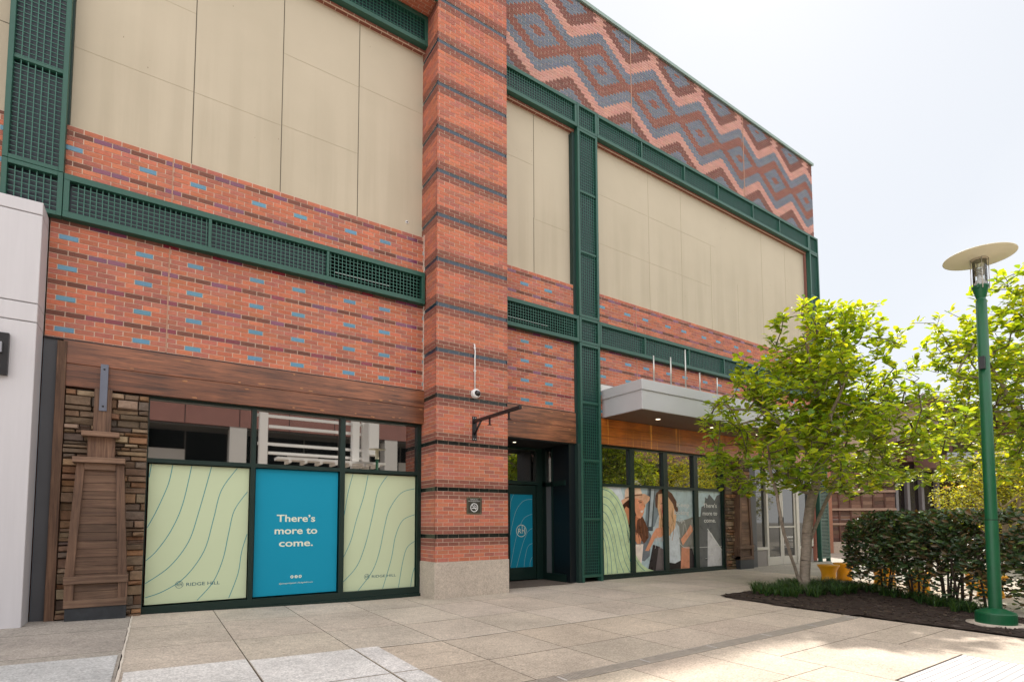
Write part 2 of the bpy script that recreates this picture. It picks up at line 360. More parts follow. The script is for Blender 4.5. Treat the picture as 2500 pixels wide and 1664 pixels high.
# ------------------------------------------------------------------ ground
def gz(x,y): return max(0,min(.11,.095-.024*x))
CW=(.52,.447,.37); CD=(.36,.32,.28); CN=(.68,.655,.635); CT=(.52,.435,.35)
g=MB(); g.face([(-400,-400,-.06),(400,-400,-.06),(400,400,-.06),(-400,400,-.06)],0,(.2,.18,.16))
struct(g.build('ground',concrete_mat('ground_base',False,(.30,.27,.23,1),1)))
XS=[-10.6,-8.7,-6.8,-4.9,-3.0,-1.07,.83,1.79,2.75,3.70,4.64,5.57,6.52,7.48,8.44,9.4,10.35,11.3,12.25,13.2,14.15,15.1,16.05,17.0,17.95,18.9,19.85,20.8,21.75,22.7,23.65,24.6,25.55,26.5,27.45,28.4,29.3,30.3,31.3,32.2]
YS=[4.4,3.3,2.2,1.1,0.04,-1.05,-2.35,-3.46,-4.45,-5.22]
pv=MB()
def slab(x0,x1,y0,y1,col,gap=.005):
    # y0 < y1
    x0+=gap;x1-=gap;y0+=gap;y1-=gap
    if x1-x0<.03 or y1-y0<.03:return
    n=max(1,int((x1-x0)/.9)+1)
    for k in range(n):
        a=x0+(x1-x0)*k/n; b_=x0+(x1-x0)*(k+1)/n
        pv.face([(a,y0,gz(a,0)),(b_,y0,gz(b_,0)),(b_,y1,gz(b_,0)),(a,y1,gz(a,0))],0,col)
    for (a,b_,c,d) in ((x0,y0,x1,y0),(x1,y0,x1,y1),(x1,y1,x0,y1),(x0,y1,x0,y0)):
        pv.face([(a,b_,gz(a,0)-.05),(c,d,gz(c,0)-.05),(c,d,gz(c,0)),(a,b_,gz(a,0))],0,tuple(.6*q for q in col))
BEDX0=9.05
def in_bed(x,y): # bed outline, a long planting strip
    if y>-3.05 or y<-12: return False
    back=13.2+(y+3.05)*.92 if y>-6 else 10.5
    return BEDX0<x<max(back,10.4)
for i in range(len(XS)-1):
    for j in range(len(YS)-1):
        x0,x1,y1,y0=XS[i],XS[i+1],YS[j],YS[j+1]
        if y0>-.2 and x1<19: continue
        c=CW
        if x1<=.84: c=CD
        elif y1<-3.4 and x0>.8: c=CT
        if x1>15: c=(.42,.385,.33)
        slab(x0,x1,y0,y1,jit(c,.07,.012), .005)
# beyond the drain
XS2=[-10.6,-6.8,-3.0,.83,1.79,2.75,3.66,4.6,5.53,6.11]
YS2=[-5.39,-6.35,-7.35,-8.35,-9.4,-10.5,-12,-14,-16,-18,-20,-22.0]
for i in range(len(XS2)-1):
    for j in range(len(YS2)-1): slab(XS2[i],XS2[i+1],YS2[j+1],YS2[j],jit(CT,.05,.01),.004)
slab(6.11,7.55,-5.92,-5.39,jit(CT,.03,.01)); slab(7.55,9.05,-5.92,-5.39,jit(CT,.03,.01))
slab(6.11,7.62,-6.88,-5.92,jit(CT,.03,.01)); slab(7.62,9.05,-6.35,-5.92,jit(CT,.03,.01)); slab(7.62,9.05,-7.35,-6.35,jit(CT,.03,.01))
slab(6.11,9.05,-9.0,-8.1,jit(CT,.03,.01)); slab(7.62,9.05,-8.1,-7.35,jit(CT,.03,.01)); slab(6.11,9.05,-12,-9.0,jit(CT,.03,.01))
slab(9.05,32,-22,-12,jit(CT,.03,.01)); slab(6.11,9.05,-22,-12,jit(CT,.03,.01))
yy=-5.22
while yy>-12:
    xx=10.4
    while xx<32: slab(xx,xx+1.9,yy-1.15,yy,jit((.5,.45,.38),.05,.01),.004); xx+=1.9
    yy-=1.15
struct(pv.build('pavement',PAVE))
q_=MB(); q_.face([(-12,-22,-.022),(32.3,-22,-.022),(32.3,4.5,-.022),(-12,4.5,-.022)]); struct(q_.build('paving_bed',mat('joint_dirt',(.045,.038,.03,1),.95)))
# pale patched slabs lie 4 mm over the paving
wp=MB()
def patch(x0,x1,y0,y1,col):
    n=4
    for k in range(n):
        a=x0+(x1-x0)*k/n; b_=x0+(x1-x0)*(k+1)/n
        wp.face([(a,y0,gz(a,0)+.004),(b_,y0,gz(b_,0)+.004),(b_,y1,gz(b_,0)+.004),(a,y1,gz(a,0)+.004)],0,col)
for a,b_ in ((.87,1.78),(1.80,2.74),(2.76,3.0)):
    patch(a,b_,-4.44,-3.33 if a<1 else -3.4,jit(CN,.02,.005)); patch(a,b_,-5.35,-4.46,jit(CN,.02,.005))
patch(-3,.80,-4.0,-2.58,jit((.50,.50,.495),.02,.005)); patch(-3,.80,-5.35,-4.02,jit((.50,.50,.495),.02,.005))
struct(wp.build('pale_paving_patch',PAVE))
cj=MB()
def caulk_line(p,q,w=.02):
    p=Vector(p);q=Vector(q);d=(q-p);L=d.length;d/=L;nn=Vector((-d.y,d.x,0)); n=max(2,int(L/.12)); prev=None
    for k in range(n+1):
        c=p+d*L*k/n; c.z=gz(c.x,0)+.006; ww=w*random.uniform(.55,1.3); o_=random.uniform(-.004,.004)
        a=c+nn*(ww/2+o_); b_=c-nn*(ww/2-o_)
        if prev: cj.face([prev[0],prev[1],b_,a],0)
        prev=(a,b_)
caulk_line((.84,.0,0),(.84,-5.2,0),.02); caulk_line((3.0,-3.455,0),(6.5,-3.47,0),.02); caulk_line((6.5,-3.47,0),(9.0,-3.47,0),.012); caulk_line((5.57,-2.38,0),(6.52,-3.4,0),.004)
struct(cj.build('pavement_sealant',CAULK))

# ------------------------------------------------------------------ brick building
ZT=13.40
bld=thing('brick_building','long red brick shop building with green lattice frames, beige panels and a diamond patterned parapet','building',(9,0,0))
C_BR=(.48,.155,.09); C_BR2=(.40,.14,.10); C_BROWN=(.17,.068,.05); C_PURP=(.165,.04,.085); C_CRIM=(.19,.018,.032); C_BLUE=(.08,.22,.33)
C_DARK=(.235,.085,.06); C_BLACK=(.006,.010,.008); C_BLK2=(.018,.035,.06)
CH=.067733
def bricks(mb,P,u0,u1,z0,z1,uo,zo,bl,colf,proud=.005,bj=.0105):
    r0=math.floor((z0-zo)/CH)-1; r1=math.ceil((z1-zo)/CH)+1
    for r in range(r0,r1+1):
        zc=zo+r*CH; a=max(z0,zc-CH/2+.0044); b_=min(z1,zc+CH/2-.0044)
        if b_-a<.012: continue
        odd=r%2; k0=math.floor((u0-uo)/bl)-1; k1=math.ceil((u1-uo)/bl)+1
        for k in range(k0,k1+1):
            c=k+(.5 if odd else 0); ua=max(u0,uo+c*bl-bl/2+bj/2); ub=min(u1,uo+c*bl+bl/2-bj/2)
            if ub-ua<.015: continue
            col,mi,pr=colf(r,c); d=proud+pr+random.uniform(-.0012,.0012)
            if pr<-.005: a-=.006; b_+=.006; ua-=.002; ub+=.002
            q=[(ua,a),(ub,a),(ub,b_),(ua,b_)]
            F=[P(u,z,d) for u,z in q]; G=[P(u,z,-.002) for u,z in q]
            mb.face(F,mi,col)
            for i in range(4):
                j=(i+1)%4; mb.face([G[i],G[j],F[j],F[i]],mi,col)
def wallcol(r,c):
    m=r%6; s=c%7
    if m==0 and s in (0,4): return (jit(C_BLUE,.12,.04),1,.002)
    if m==3:
        if s in (1.5,2.5,5.5):
            return (jit(C_CRIM if (r<-10 or random.random()<.18) else C_PURP,.15,.1),1,.0015)
        return (jit(C_BROWN,.15),0,0)
    return (jit(C_BR if random.random()<.6 else C_BR2,.15,.05),0,0)
ZK=5.0223
front=lambda u,z,d:(u,-d,z)
SEG=[(-.19,5.043,0.0,.2041),(6.497,8.62,7.9169,.2085),(9.25,18.80,10.93,.2080)]
for si,(xa,xb,uo,bl) in enumerate(SEG):
    for (za,zb) in ((3.68,5.25),(5.82,6.55)):
        m=MB(); m.box(xa,xb,.0,.3,za,zb,2)
        bricks(m,front,xa+.003,xb-.003,za+.002,zb-.004,uo,ZK,bl,wallcol)
        m.build('brick_wall',[BR,GLZ,MORT],bld)
# left end beyond the corner frame
m=MB(); m.box(-8,-.66,.0,.3,5.2,6.47,2); bricks(m,front,-3.5,-.665,5.2,6.46,0,ZK,.2041,wallcol); m.build('brick_wall',[BR,GLZ,MORT],bld)
# lintel course under the upper frame + wall behind it
for xa,xb in ((-.07,5.043),(6.497,8.69),(9.30,18.75)):
    m=MB(); m.box(xa,xb,.0,.3,10.145,10.2,2); bricks(m,front,xa+.003,xb-.003,10.147,10.199,.1,10.16,.2041,lambda r,c:(jit(C_DARK),0,0)); 
    bricks(m,lambda u,z,d:(u,.005+z,10.145-d),xa+.003,xb-.003,.0,.09,0,.045,.2041,lambda r,c:(jit(C_DARK),0,0)); m.build('brick_lintel',[BR,GLZ,MORT],bld)
# parapet with the diamond pattern
C_GB=(.14,.16,.20); C_RED=(.225,.086,.064); C_PINK=(.49,.25,.205); C_BRN=(.175,.07,.056)
Z0P=12.03; X0P=7.78; BLP=1.872/9
def diamond(r,c):
    dz=abs(r); t=abs((2*c+1)%18); t=min(t,18-t); s=dz+t
    s2=abs(18-dz)+(9-t)
    if s2<.5: k=C_RED
    elif s2<=4.5: k=C_GB
    elif t<=1 and dz>=15: k=C_PINK
    elif s2<=9: k=C_BRN
    elif s>14: k=C_PINK
    elif s>10: k=C_GB
    elif s>6: k=C_RED
    elif s>2: k=C_GB
    else: k=C_RED
    return (jit(k,.10,.04),0,0)
m=MB(); m.box(6.4,19.33,.0,.3,10.76,ZT,2); bricks(m,front,6.5,19.327,10.765,ZT-.003,X0P,Z0P,BLP,diamond); m.build('patterned_parapet',[BR,GLZ,MORT],bld)
m=MB(); m.box(5.9,19.37,-.05,.36,ZT,ZT+.09,0); m.box(5.9,19.38,-.062,-.05,ZT-.01,ZT+.07,0); m.build('coping',[mat('coping_metal',(.22,.30,.27,1),.45)],bld)
# overhanging storey above the left bay
m=MB(); m.box(-8,5.043,-.5,.3,10.80,ZT,2)
bricks(m,lambda u,z,d:(u,-.5+z,10.80-d),-3.0,5.04,.0,.5,0,.034,.2041,lambda r,c:(jit(C_BR),0,0))
bricks(m,lambda u,z,d:(u,-.5-d,z),-8,5.04,10.8,ZT,0,Z0P,.2041,lambda r,c:(jit(C_BR),0,0)); m.build('overhanging_wall',[BR,GLZ,MORT],bld)
m=MB(); m.box(-8,5.03,-.54,-.505,10.74,10.84); m.build('drip_edge',[GREEN],bld)
# body of the building behind the skin
m=MB(); m.box(-8,19.28,1.25,15,0,13.38); m.box(-8,19.28,.3,1.25,13.2,13.36); m.box(19.05,19.33,.3,15,0,13.39); m.box(-8,-7.7,.3,1.25,0,13.3)
m.build('building_core',[mat('core_brick',(.33,.12,.08,1),.9,noise_amt=.1)],bld)
# sealant strips on the brickwork
m=MB()
for xa,za,zb,w_ in ((1.107,3.70,5.22,.016),(1.11,5.85,6.54,.016),(10.60,5.85,6.54,.02),(10.60,4.3,5.22,.02),(10.575,10.8,13.38,.022),(15.33,10.8,13.38,.022)):
    m=MB(); m.box(xa-w_/2,xa+w_/2,-.0135,.0,za,zb); m.build('movement_joint',[JOINTP],bld)
m=MB()
for k in range(24):
    z=3.66+k*.122
    if 5.2<z<5.84:
        if m.v: m.build('corner_sealant',[CAULK],bld); m=MB()
        continue
    if z>6.5: break
    a=.020+random.uniform(-.003,.004); m.box(5.043-a-.006,5.043-.002,-.022,.0,z,z+.122)
m.build('corner_sealant',[CAULK],bld)

# brick pier
PXA,PXB,PY=5.043,6.497,-.523; ZB=1.0608; BLC=.2077; PB=.62
def piercol(r,c):
    m_=r%12
    if m_==0: return (jit(C_BLACK,.3) if r<48 else jit(C_BLK2,.3),1,-.011)
    if m_ in (1,2,10,11): return (jit(C_DARK,.12),0,0)
    return (jit(C_BR if random.random()<.65 else C_BR2,.13,.05),0,0)
m=MB(); m.box(PXA,PXB,PY,1.25,PB,13.48,2)
PR=.016
q_=-1
for k in range(-1,17):
    z0_=ZB+k*.812796+CH*.5; z1_=z0_+.812796-CH
    z0_=max(PB,z0_); z1_=min(13.47,z1_)
    if z1_>z0_: m.box(PXA-.011,PXB+.011,PY-.011,PY+.05,z0_+.001,z1_-.001,2); m.box(PXA-.011,PXA,PY,.29,z0_+.001,z1_-.001,2); m.box(PXB,PXB+.011,PY,.9,z0_+.001,z1_-.001,2)
bricks(m,lambda u,z,d:(u,PY-d,z),PXA-PR+.001,PXB+PR-.001,PB,13.47,PXA+.13,ZB,BLC,piercol,proud=PR)
bricks(m,lambda u,z,d:(PXA-d,-u,z),-.30,-PY+PR-.001,PB,13.47,-PY-.06,ZB,BLC,piercol,proud=PR)
bricks(m,lambda u,z,d:(PXB+d,u,z),PY-PR+.001,.9,PB,13.47,PY,ZB,BLC,piercol,proud=PR)
m.build('brick_pier',[BR,GLZ,MORT],bld)
m=MB(); m.box(PXA-.03,PXB+.03,PY-.03,1.2,-.05,PB); o_=m.build('pier_base',[CBASE],bld)
bv=o_.modifiers.new('b','BEVEL'); bv.width=.008; bv.segments=2
m=MB(); m.box(6.02,6.035,PY-PR-.004,PY,12.3,13.47); m.build('movement_joint',[JOINTP],bld)
m=MB()
for (x,z,r_) in ((5.68,4.66,.006),(5.77,4.64,.009),(5.86,4.63,.005)): m=MB(); m.lathe([(r_,0),(0,.001)],(0,0,0),12,0,X=lambda a,b_,c,x=x,z=z:(x+a,PY-PR-.0025-c,z+b_)); m.build('old_fixing_hole',[mat('rust_hole',(.12,.03,.015,1),.9)],bld)

# beige panels ------------------------------------------------------
def panels(xa,xb,z0,z1,vj,hj):
    """vj = vertical seam positions; hj = list of (xa,xb,z)"""
    m=MB(); m.box(xa,xb,.1,.3,z0,z1,0)
    for (x,za,zb,dk) in vj: m.box(x-.006,x+.006,.0975,.1,za,zb,1 if dk else 2)
    for (a,b_,z) in hj: m.box(a,b_,.098,.1,z-.0035,z+.0035,2)
    # small fixings and stains
    for k in range(int((xb-xa)*2)):
        x=random.uniform(xa+.1,xb-.1); z=random.uniform(z0,z1); s_=random.uniform(.004,.01)
        m.box(x-s_/2,x+s_/2,.0985,.1,z-s_,z+s_,3)
    m.build('infill_panel',[PANEL,SEAM,SEAML,mat('panel_mark',(.24,.20,.15,1),.8)],bld)
panels(-.07,5.043,6.53,10.145,[(1.335,6.55,10.145,1),(2.56,6.57,10.145,1),(3.81,6.58,10.145,1)],[(-.07,1.33,7.725),(1.34,2.55,7.725),(2.56,3.81,7.745),(-.07,1.33,8.96),(3.81,5.04,9.0),(2.56,3.81,8.97)])
panels(6.497,8.69,6.53,10.145,[(7.62,6.55,7.82,1),(7.628,7.82,10.145,1)],[(6.5,7.6,8.99),(7.63,8.69,7.80)])
panels(9.30,18.75,6.53,10.145,[(11.235,6.55,10.145,0),(12.5,6.6,10.145,0),(13.75,6.6,9.0,0),(15.0,6.6,8.2,0),(16.28,6.6,10.145,0),(17.6,6.6,10.145,0)],[(9.3,11.23,9.02),(9.3,11.23,7.82),(11.24,14,9.02),(11.24,13.7,7.82)])
m=MB(); m.box(-8,-.66,.1,.3,6.47,10.8,0); m.box(-2,-.66,.098,.1,7.69,7.70,1); m.build('infill_panel',[PANEL,SEAM],bld)
m=MB(); m.lathe([(.03,0),(.03,.004),(.016,.006)],(0,0,0),16,0,X=lambda a,b_,c:(4.73+a,.097-c,6.80+b_)); m.lathe([(.014,0),(.0,.001)],(0,0,0),12,1,X=lambda a,b_,c:(4.73+a,.090-c,6.80+b_)); m.build('panel_port',[WPLAST,BLACK],bld)

# green lattice frames ------------------------------------------------
YF=-.12; FT=.082
def lattice(xa,xb,za,zb,divs,vertical,dark=(),end_l=True,end_r=True,cells_lit=(),ft=FT):
    m=MB()
    if vertical:
        m.bbox(xa,xa+ft,YF,0,za,zb,.004); m.bbox(xb-ft,xb,YF,0,za,zb,.004)
        m.bbox(xa+ft,xb-ft,YF+.003,0,za,za+ft,.003); m.bbox(xa+ft,xb-ft,YF+.003,0,zb-ft,zb,.003)
        for d in divs: m.bbox(xa+ft,xb-ft,YF+.02,0,d-.022,d+.022,.003)
    else:
        m.bbox(xa,xb,YF,0,za,za+ft,.004); m.bbox(xa,xb,YF,0,zb-ft,zb,.004)
        if end_l: m.bbox(xa,xa+.06,YF+.003,0,za+ft,zb-ft,.003)
        if end_r: m.bbox(xb-.06,xb,YF+.003,0,za+ft,zb-ft,.003)
        for d in divs: m.bbox(d-.02,d+.02,YF+.006,0,za+ft,zb-ft,.003)
    fr=m.build('lattice_frame',[GREEN],bld)
    w=MB(); sp=.064; r_=.0045; y=YF+.035
    x=xa+ft; 
    n=max(1,round((xb-xa-2*ft)/sp)); sp1=(xb-xa-2*ft)/n
    for k in range(1,n): w.box(x+k*sp1-r_,x+k*sp1+r_,y-r_,y+r_,za+ft,zb-ft)
    n2=max(1,round((zb-za-2*ft)/sp)); sp2=(zb-za-2*ft)/n2
    for k in range(1,n2): w.box(xa+ft,xb-ft,y+r_,y+3*r_,za+ft+k*sp2-r_,za+ft+k*sp2+r_)
    w.build('wire_mesh',[WIRE],fr)
    b_=MB(); 
    if vertical: b_.box(xa+.01,xb-.01,-.03,.02,za+.01,zb-.01)
    else:
        edges=[xa+.01]+list(divs)+[xb-.01]
        for i in range(len(edges)-1):
            if i in cells_lit: continue
            b_.box(edges[i],edges[i+1],-.03,.0,za+.01,zb-.01)
    if b_.v: b_.build('backing_panel',[NAVY],fr)
    if cells_lit:
        c=MB(); t=MB()
        edges=[xa+.01]+list(divs)+[xb-.01]
        for i in cells_lit:
            a,e=edges[i],edges[i+1]
            c.box(a,e,.9,.95,za-.1,zb+.1); c.box(a,e,.0,.9,za-.05,za+.012); c.box(a,e,.0,.9,zb-.012,zb+.05); c.box(a-.01,a+.01,.0,.9,za,zb); c.box(e-.01,e+.01,0,.9,za,zb)
            t.box(a+.25,e-.45,.42,.44,zb-.150,zb-.145)
        c.build('vent_recess',[BLACK],fr); t.build('light_tube',[TUBE],fr)
    return fr
ZL0,ZL1,ZU0,ZU1=5.243,5.825,10.19,10.775
lattice(-.065,5.0,ZL0,ZL1,(1.59,3.28),False,cells_lit=(2,))
lattice(6.48,8.69,ZL0,ZL1,(),False,end_l=False,cells_lit=(0,))
lattice(9.31,18.75,ZL0,ZL1,(10.79,12.44,13.93,15.57,17.0),False)
lattice(-.065,5.03,ZU0,ZU1,(1.59,3.28),False)
lattice(6.48,8.69,ZU0,ZU1,(),False,end_l=False)
lattice(9.31,18.75,ZU0,ZU1,(10.80,12.44,13.89,15.57,17.0),False)
lattice(-.66,-.072,5.243,5.82,(),True,ft=.055); lattice(-.66,-.072,5.826,ZU1-.006,(7.175,8.62),True,ft=.055)
for (za,zb,dv) in ((.10,ZL0-.006,(1.353,2.64,3.92)),(ZL0,ZL1,()),(ZL1+.006,ZU0-.006,(7.334,8.73)),(ZU0,ZU1,())):
    lattice(8.70,9.302,za,zb,dv,True,ft=.06)
for (za,zb,dv) in ((.10,ZL0-.006,(1.353,2.64,3.92)),(ZL0,ZL1,()),(ZL1+.006,ZU0-.006,(7.334,8.73)),(ZU0,ZU1,())):
    lattice(18.76,19.33,za,zb,dv,True,ft=.06)
for a_,b__ in ((8.70,8.76),(9.24,9.302),(18.76,18.82),(19.27,19.33)):
    m=MB(); m.box(a_,b__,YF,0,-.02,.1); m.build('frame_foot',[GREEN],bld)
for q_ in ((8.62,8.70,-.015,.3,3.0,10.1),(8.62,8.705,-.10,.30,0,3.0),(9.24,9.32,.0,.1,-.02,3.05),(-.09,-.055,.0,.1,5.85,10.145)):
    m=MB(); m.box(*q_); m.build('frame_return',[mat('dark_return',(.012,.035,.03,1),.6)],bld)

# timber beams ---------------------------------------------------------
def beam(xa,xb,z0,z1,nplank,mt,y=-.045,knots=True,parent=bld,name='timber_beam'):
    m=MB(); h=(z1-z0)/nplank
    for k in range(nplank):
        c=random.uniform(.75,1.25); x=xa
        while x<xb-.01:
            L=xb-x
            c=random.uniform(.75,1.25); m.bbox(x+.0015,x+L-.0015,y+random.uniform(-.003,.003),.02,z0+k*h+.002,z0+(k+1)*h-.002,.004,0,(c,c*.97,c*.94)); x+=L
    if knots:
        n=int((xb-xa)*7)
        for k in range(n):
            x=random.uniform(xa+.5,xb-.05) if xb-xa>3 else random.uniform(xa+.1,xb-.1); zz=z0+h*(random.randrange(nplank)+random.choice((.14,.86)))+random.uniform(-.02,.02)
            if x<2 and random.random()<.6: continue
            rx,rz=random.uniform(.02,.045),random.uniform(.006,.012)
            m.face([(x+rx*math.cos(a)*random.uniform(.7,1.1),y-.0045,zz+rz*math.sin(a)*random.uniform(.7,1.1)) for a in [2*math.pi*q/10 for q in range(10)]][::1],1)
    o_=m.build(name,[mt,KNOT],parent); return o_
beam(.0,5.035,3.065,3.665,2,BEAM); beam(6.5,8.62,3.0,3.665,2,BEAM)
beam(9.31,13.97,3.05,3.64,3,ORANGE,knots=False); beam(13.97,18.75,3.05,3.64,3,ORANGE,knots=False)
for a_,b__ in ((-.19,5.04),(6.5,8.62)):
    m=MB(); m.box(a_,b__,-.03,.0,3.667,3.684); m.build('ledge_flashing',[BLKMET],bld)

# ledgestone walls -------------------------------------------------------
def stonework(xa,xb,z0,z1,y=.0,side=False):
    m=MB(); m.box(xa,xb,y+.02,y+.3,z0,z1,1); z=z0
    pal=[(.19,.125,.08),(.155,.105,.07),(.22,.145,.09),(.125,.085,.06),(.22,.115,.06),(.12,.09,.07),(.25,.18,.12),(.17,.10,.06)]
    while z<z1-.02:
        h=min(random.choice((.05,.065,.08,.10,.13)),z1-z); x=xa-random.uniform(0,.1)*0
        while x<xb-.01:
            L=min(random.uniform(.10,.36),xb-x); L=xb-x if xb-x-L<.05 else L
            d=random.uniform(-.05,.018); c=jit(random.choice(pal),.3,.06)
            zz0,zz1=z+.003,z+h-.003; sub=1
            # uneven front: corner offsets
            o4=[random.uniform(-.014,.014) for _ in range(4)]; e=random.uniform(.006,.014)
            F=[(x+e,y-.02+d+o4[0],zz0+e),(x+L-e,y-.02+d+o4[1],zz0+e+random.uniform(-.003,.003)),(x+L-e,y-.02+d+o4[2],zz1-e),(x+e,y-.02+d+o4[3],zz1-e+random.uniform(-.003,.003))]
            G=[(x+.002,y+.0+d*.4,zz0),(x+L-.002,y+.0+d*.4,zz0),(x+L-.002,y+.0+d*.4,zz1),(x+.002,y+.0+d*.4,zz1)]
            H=[(a,y+.05,c_) for a,_,c_ in G]
            m.face(F,0,c)
            for i in range(4):
                j=(i+1)%4; m.face([G[i],G[j],F[j],F[i]],0,c); m.face([H[i],H[j],G[j],G[i]],0,c)
            x+=L
        z+=h
    return m.build('stone_wall',[STONE,mat('stone_back',(.05,.04,.035,1),.95)],bld)
stonework(.045,.935,.0,3.06); stonework(13.97,15.07,.0,3.05)
# grey and timber trims at the left end
m=MB(); m.box(-.195,-.055,-.0,.3,-.02,3.675); m.build('grey_post',[GREY],bld)
m=MB(); m.bbox(-.053,.043,-.07,.3,.02,3.64,.004,0,(.9,.88,.85)); m.build('timber_trim',[PWZ],bld)

# timber pilasters --------------------------------------------------------
def pilaster(x0,strap=True):
    """x0 shifts the measured left one (x .13 - .78)"""
    p=MB(); q=MB(); D=.0
    def B(a,b_,y0,z0,z1,mb=p,c=None):
        c=c or random.uniform(.8,1.2); mb.bbox(x0+a,x0+b_,y0,-.0,z0,z1,.004,0,(c,c,c))
    B(.345,.53,-.12,2.49,3.06); B(.30,.585,-.14,2.15,2.42)
    subs=[]
    for (a,b_,z0,z1,y0) in ((.24,.63,2.42,2.485,-.24),(.165,.705,2.075,2.145,-.27)): sh=MB(); subs.append(('shelf_moulding',sh,PWX)); c=random.uniform(.9,1.15); sh.bbox(x0+a,x0+b_,y0,-.0,z0,z1,.004,0,(c,c,c))
    # tapered body: board-by-board recessed face
    def W(z): t=(z-.56)/(2.075-.56); return (.135+(.205-.135)*t,.772+(.692-.772)*t)
    body=p
    z=.56
    while z<2.07:
        h=min(.105,2.07-z); a,b_=W(z); a2,b2=W(z+h); c=random.uniform(.72,1.1); y=-.165+random.uniform(-.002,.002)
        P=[(x0+a+.03,y,z+.002),(x0+b_-.03,y,z+.002),(x0+b2-.03,y,z+h-.002),(x0+a2+.03,y,z+h-.002)]
        Q=[(P[0][0],0,z),(P[1][0],0,z),(P[2][0],0,z+h),(P[3][0],0,z+h)]
        q.face(P,0,(c,c*.97,c*.95)); 
        for i in range(4): q.face([Q[i],Q[(i+1)%4],P[(i+1)%4],P[i]],0,(c*.8,)*3)
        z+=h
    def stile(a0,a1,b0,b1,z0,z1,mb,yy=-.20,c=1.):
        F=[(x0+a0,yy,z0),(x0+a1,yy,z0),(x0+b1,yy,z1),(x0+b0,yy,z1)]; G=[(u,0,w) for u,_,w in F]
        mb.face(F,0,(c,c,c))
        for i in range(4): mb.face([G[i],G[(i+1)%4],F[(i+1)%4],F[i]],0,(c,c,c))
    for sa in ((.135,.225,.205,.288,.56,2.07,.95),(.68,.772,.602,.692,.56,2.07,.85),(.14,.235,.14,.235,.26,.545,.9),(.683,.778,.683,.778,.26,.545,.9)):
        st=MB(); stile(*sa[:6],st,c=sa[6]); subs.append(('stile',st,PWZ))
    for (a,b_,z0,z1,y0) in ((.13,.785,.545,.64,-.215),(.14,.78,.25,.345,-.208),(.285,.605,1.99,2.072,-.205)): rl=MB(); subs.append(('rail',rl,PWX)); c=random.uniform(.9,1.15); rl.bbox(x0+a,x0+b_,y0,-.02,z0,z1,.004,0,(c,c,c))
    for k in range(2): c=random.uniform(.7,.95); q.bbox(x0+.235,x0+.683,-.165,0,.345+k*.1,.443+k*.1,.003,0,(c,c,c))
    pil=p.build('timber_pilaster',[PWZ],bld)
    q.build('recessed_boards',[PWX],pil)
    for nm,mb_,mt_ in subs: mb_.build(nm,[mt_],pil)
    bs=MB(); bs.box(x0+.155,x0+.775,-.19,.0,.0,.25); bs.build('base_plate',[DKMET],pil)
    if strap:
        s_=MB(); s_.box(x0+.40,x0+.48,-.135,-.05,2.77,3.385); 
        for zz in (2.83,3.32): s_.lathe([(.012,0),(.010,.006),(0,.008)],(0,0,0),12,1,X=lambda a,b_,c,zz=zz:(x0+.44+a,-.135-c,zz+b_))
        s_.build('metal_strap',[STRAP,BLKMET],pil)
    return pil
pilaster(0); pilaster(14.15-.02,False)

# left storefront -----------------------------------------------------------
def window(name,xs,zs,top_mat,frame=GREEND,y0=.05,base=True,parent=bld):
    """xs: list of bay (a,b); zs: (z0,z1,z2,z3) lower glass and upper glass"""
    m=MB(); X0,X1=xs[0][0]-.06,xs[-1][1]+.075
    m.box(X0,X1,y0,.3,-.02,zs[0]); m.box(X0,X1,y0,.3,zs[1],zs[2]); m.box(X0,X1,y0,.3,zs[3],zs[3]+.06)
    e=[X0]+[v for a,b_ in xs for v in (a,b_)]+[X1]
    for i in range(0,len(e),2):
        m.box(e[i],e[i+1],y0+.0,.3,zs[0],zs[1]); m.box(e[i],e[i+1],y0,.3,zs[2],zs[3])
    m.box(X0,X1,y0-.035,y0,-.02,.05)
    w=m.build(name,[frame],parent)
    for a,b_ in xs:
        g_=MB(); g_.box(a,b_,.118,.13,zs[2],zs[3]); g_.build('glass_pane',[GLASS],w)
    return w
LX=[(.945,2.238),(2.302,3.577),(3.658,4.953)]; LZ=(.165,2.145,2.205,3.03)
w1=window('storefront_window',LX,LZ,GLASS)
def rh_logo(m,cx,cz,r,y,mi,t=.10):
    m.ring(cx,cz,r*(1-t),r,y,mi)
    m.text('R',cx-.30*r,cz-.42*r,.84*r,y,mi,width=.62*r); 
    for dx in (.12,.56): m.face([(cx+dx*r,y,cz-.42*r),(cx+(dx+.11)*r,y,cz-.42*r),(cx+(dx+.11)*r,y,cz+.5*r),(cx+dx*r,y,cz+.5*r)],mi)
    m.face([(cx+.12*r,y,cz-.02*r),(cx+.67*r,y,cz-.02*r),(cx+.67*r,y,cz+.09*r),(cx+.12*r,y,cz+.09*r)],mi)
    m.face([(cx+.12*r,y,cz+.3*r),(cx+.23*r,y,cz+.3*r),(cx+.23*r,y,cz+.93*r),(cx+.12*r,y,cz+.93*r)],mi)
def clip(pts,a,b_,z0,z1): return [(min(b_,max(a,x)),min(z1,max(z0,z))) for x,z in pts]
def film(a,b_,z0,z1,mt):
    m=MB(); m.box(a,b_,.112,.13,z0,z1,0); return m
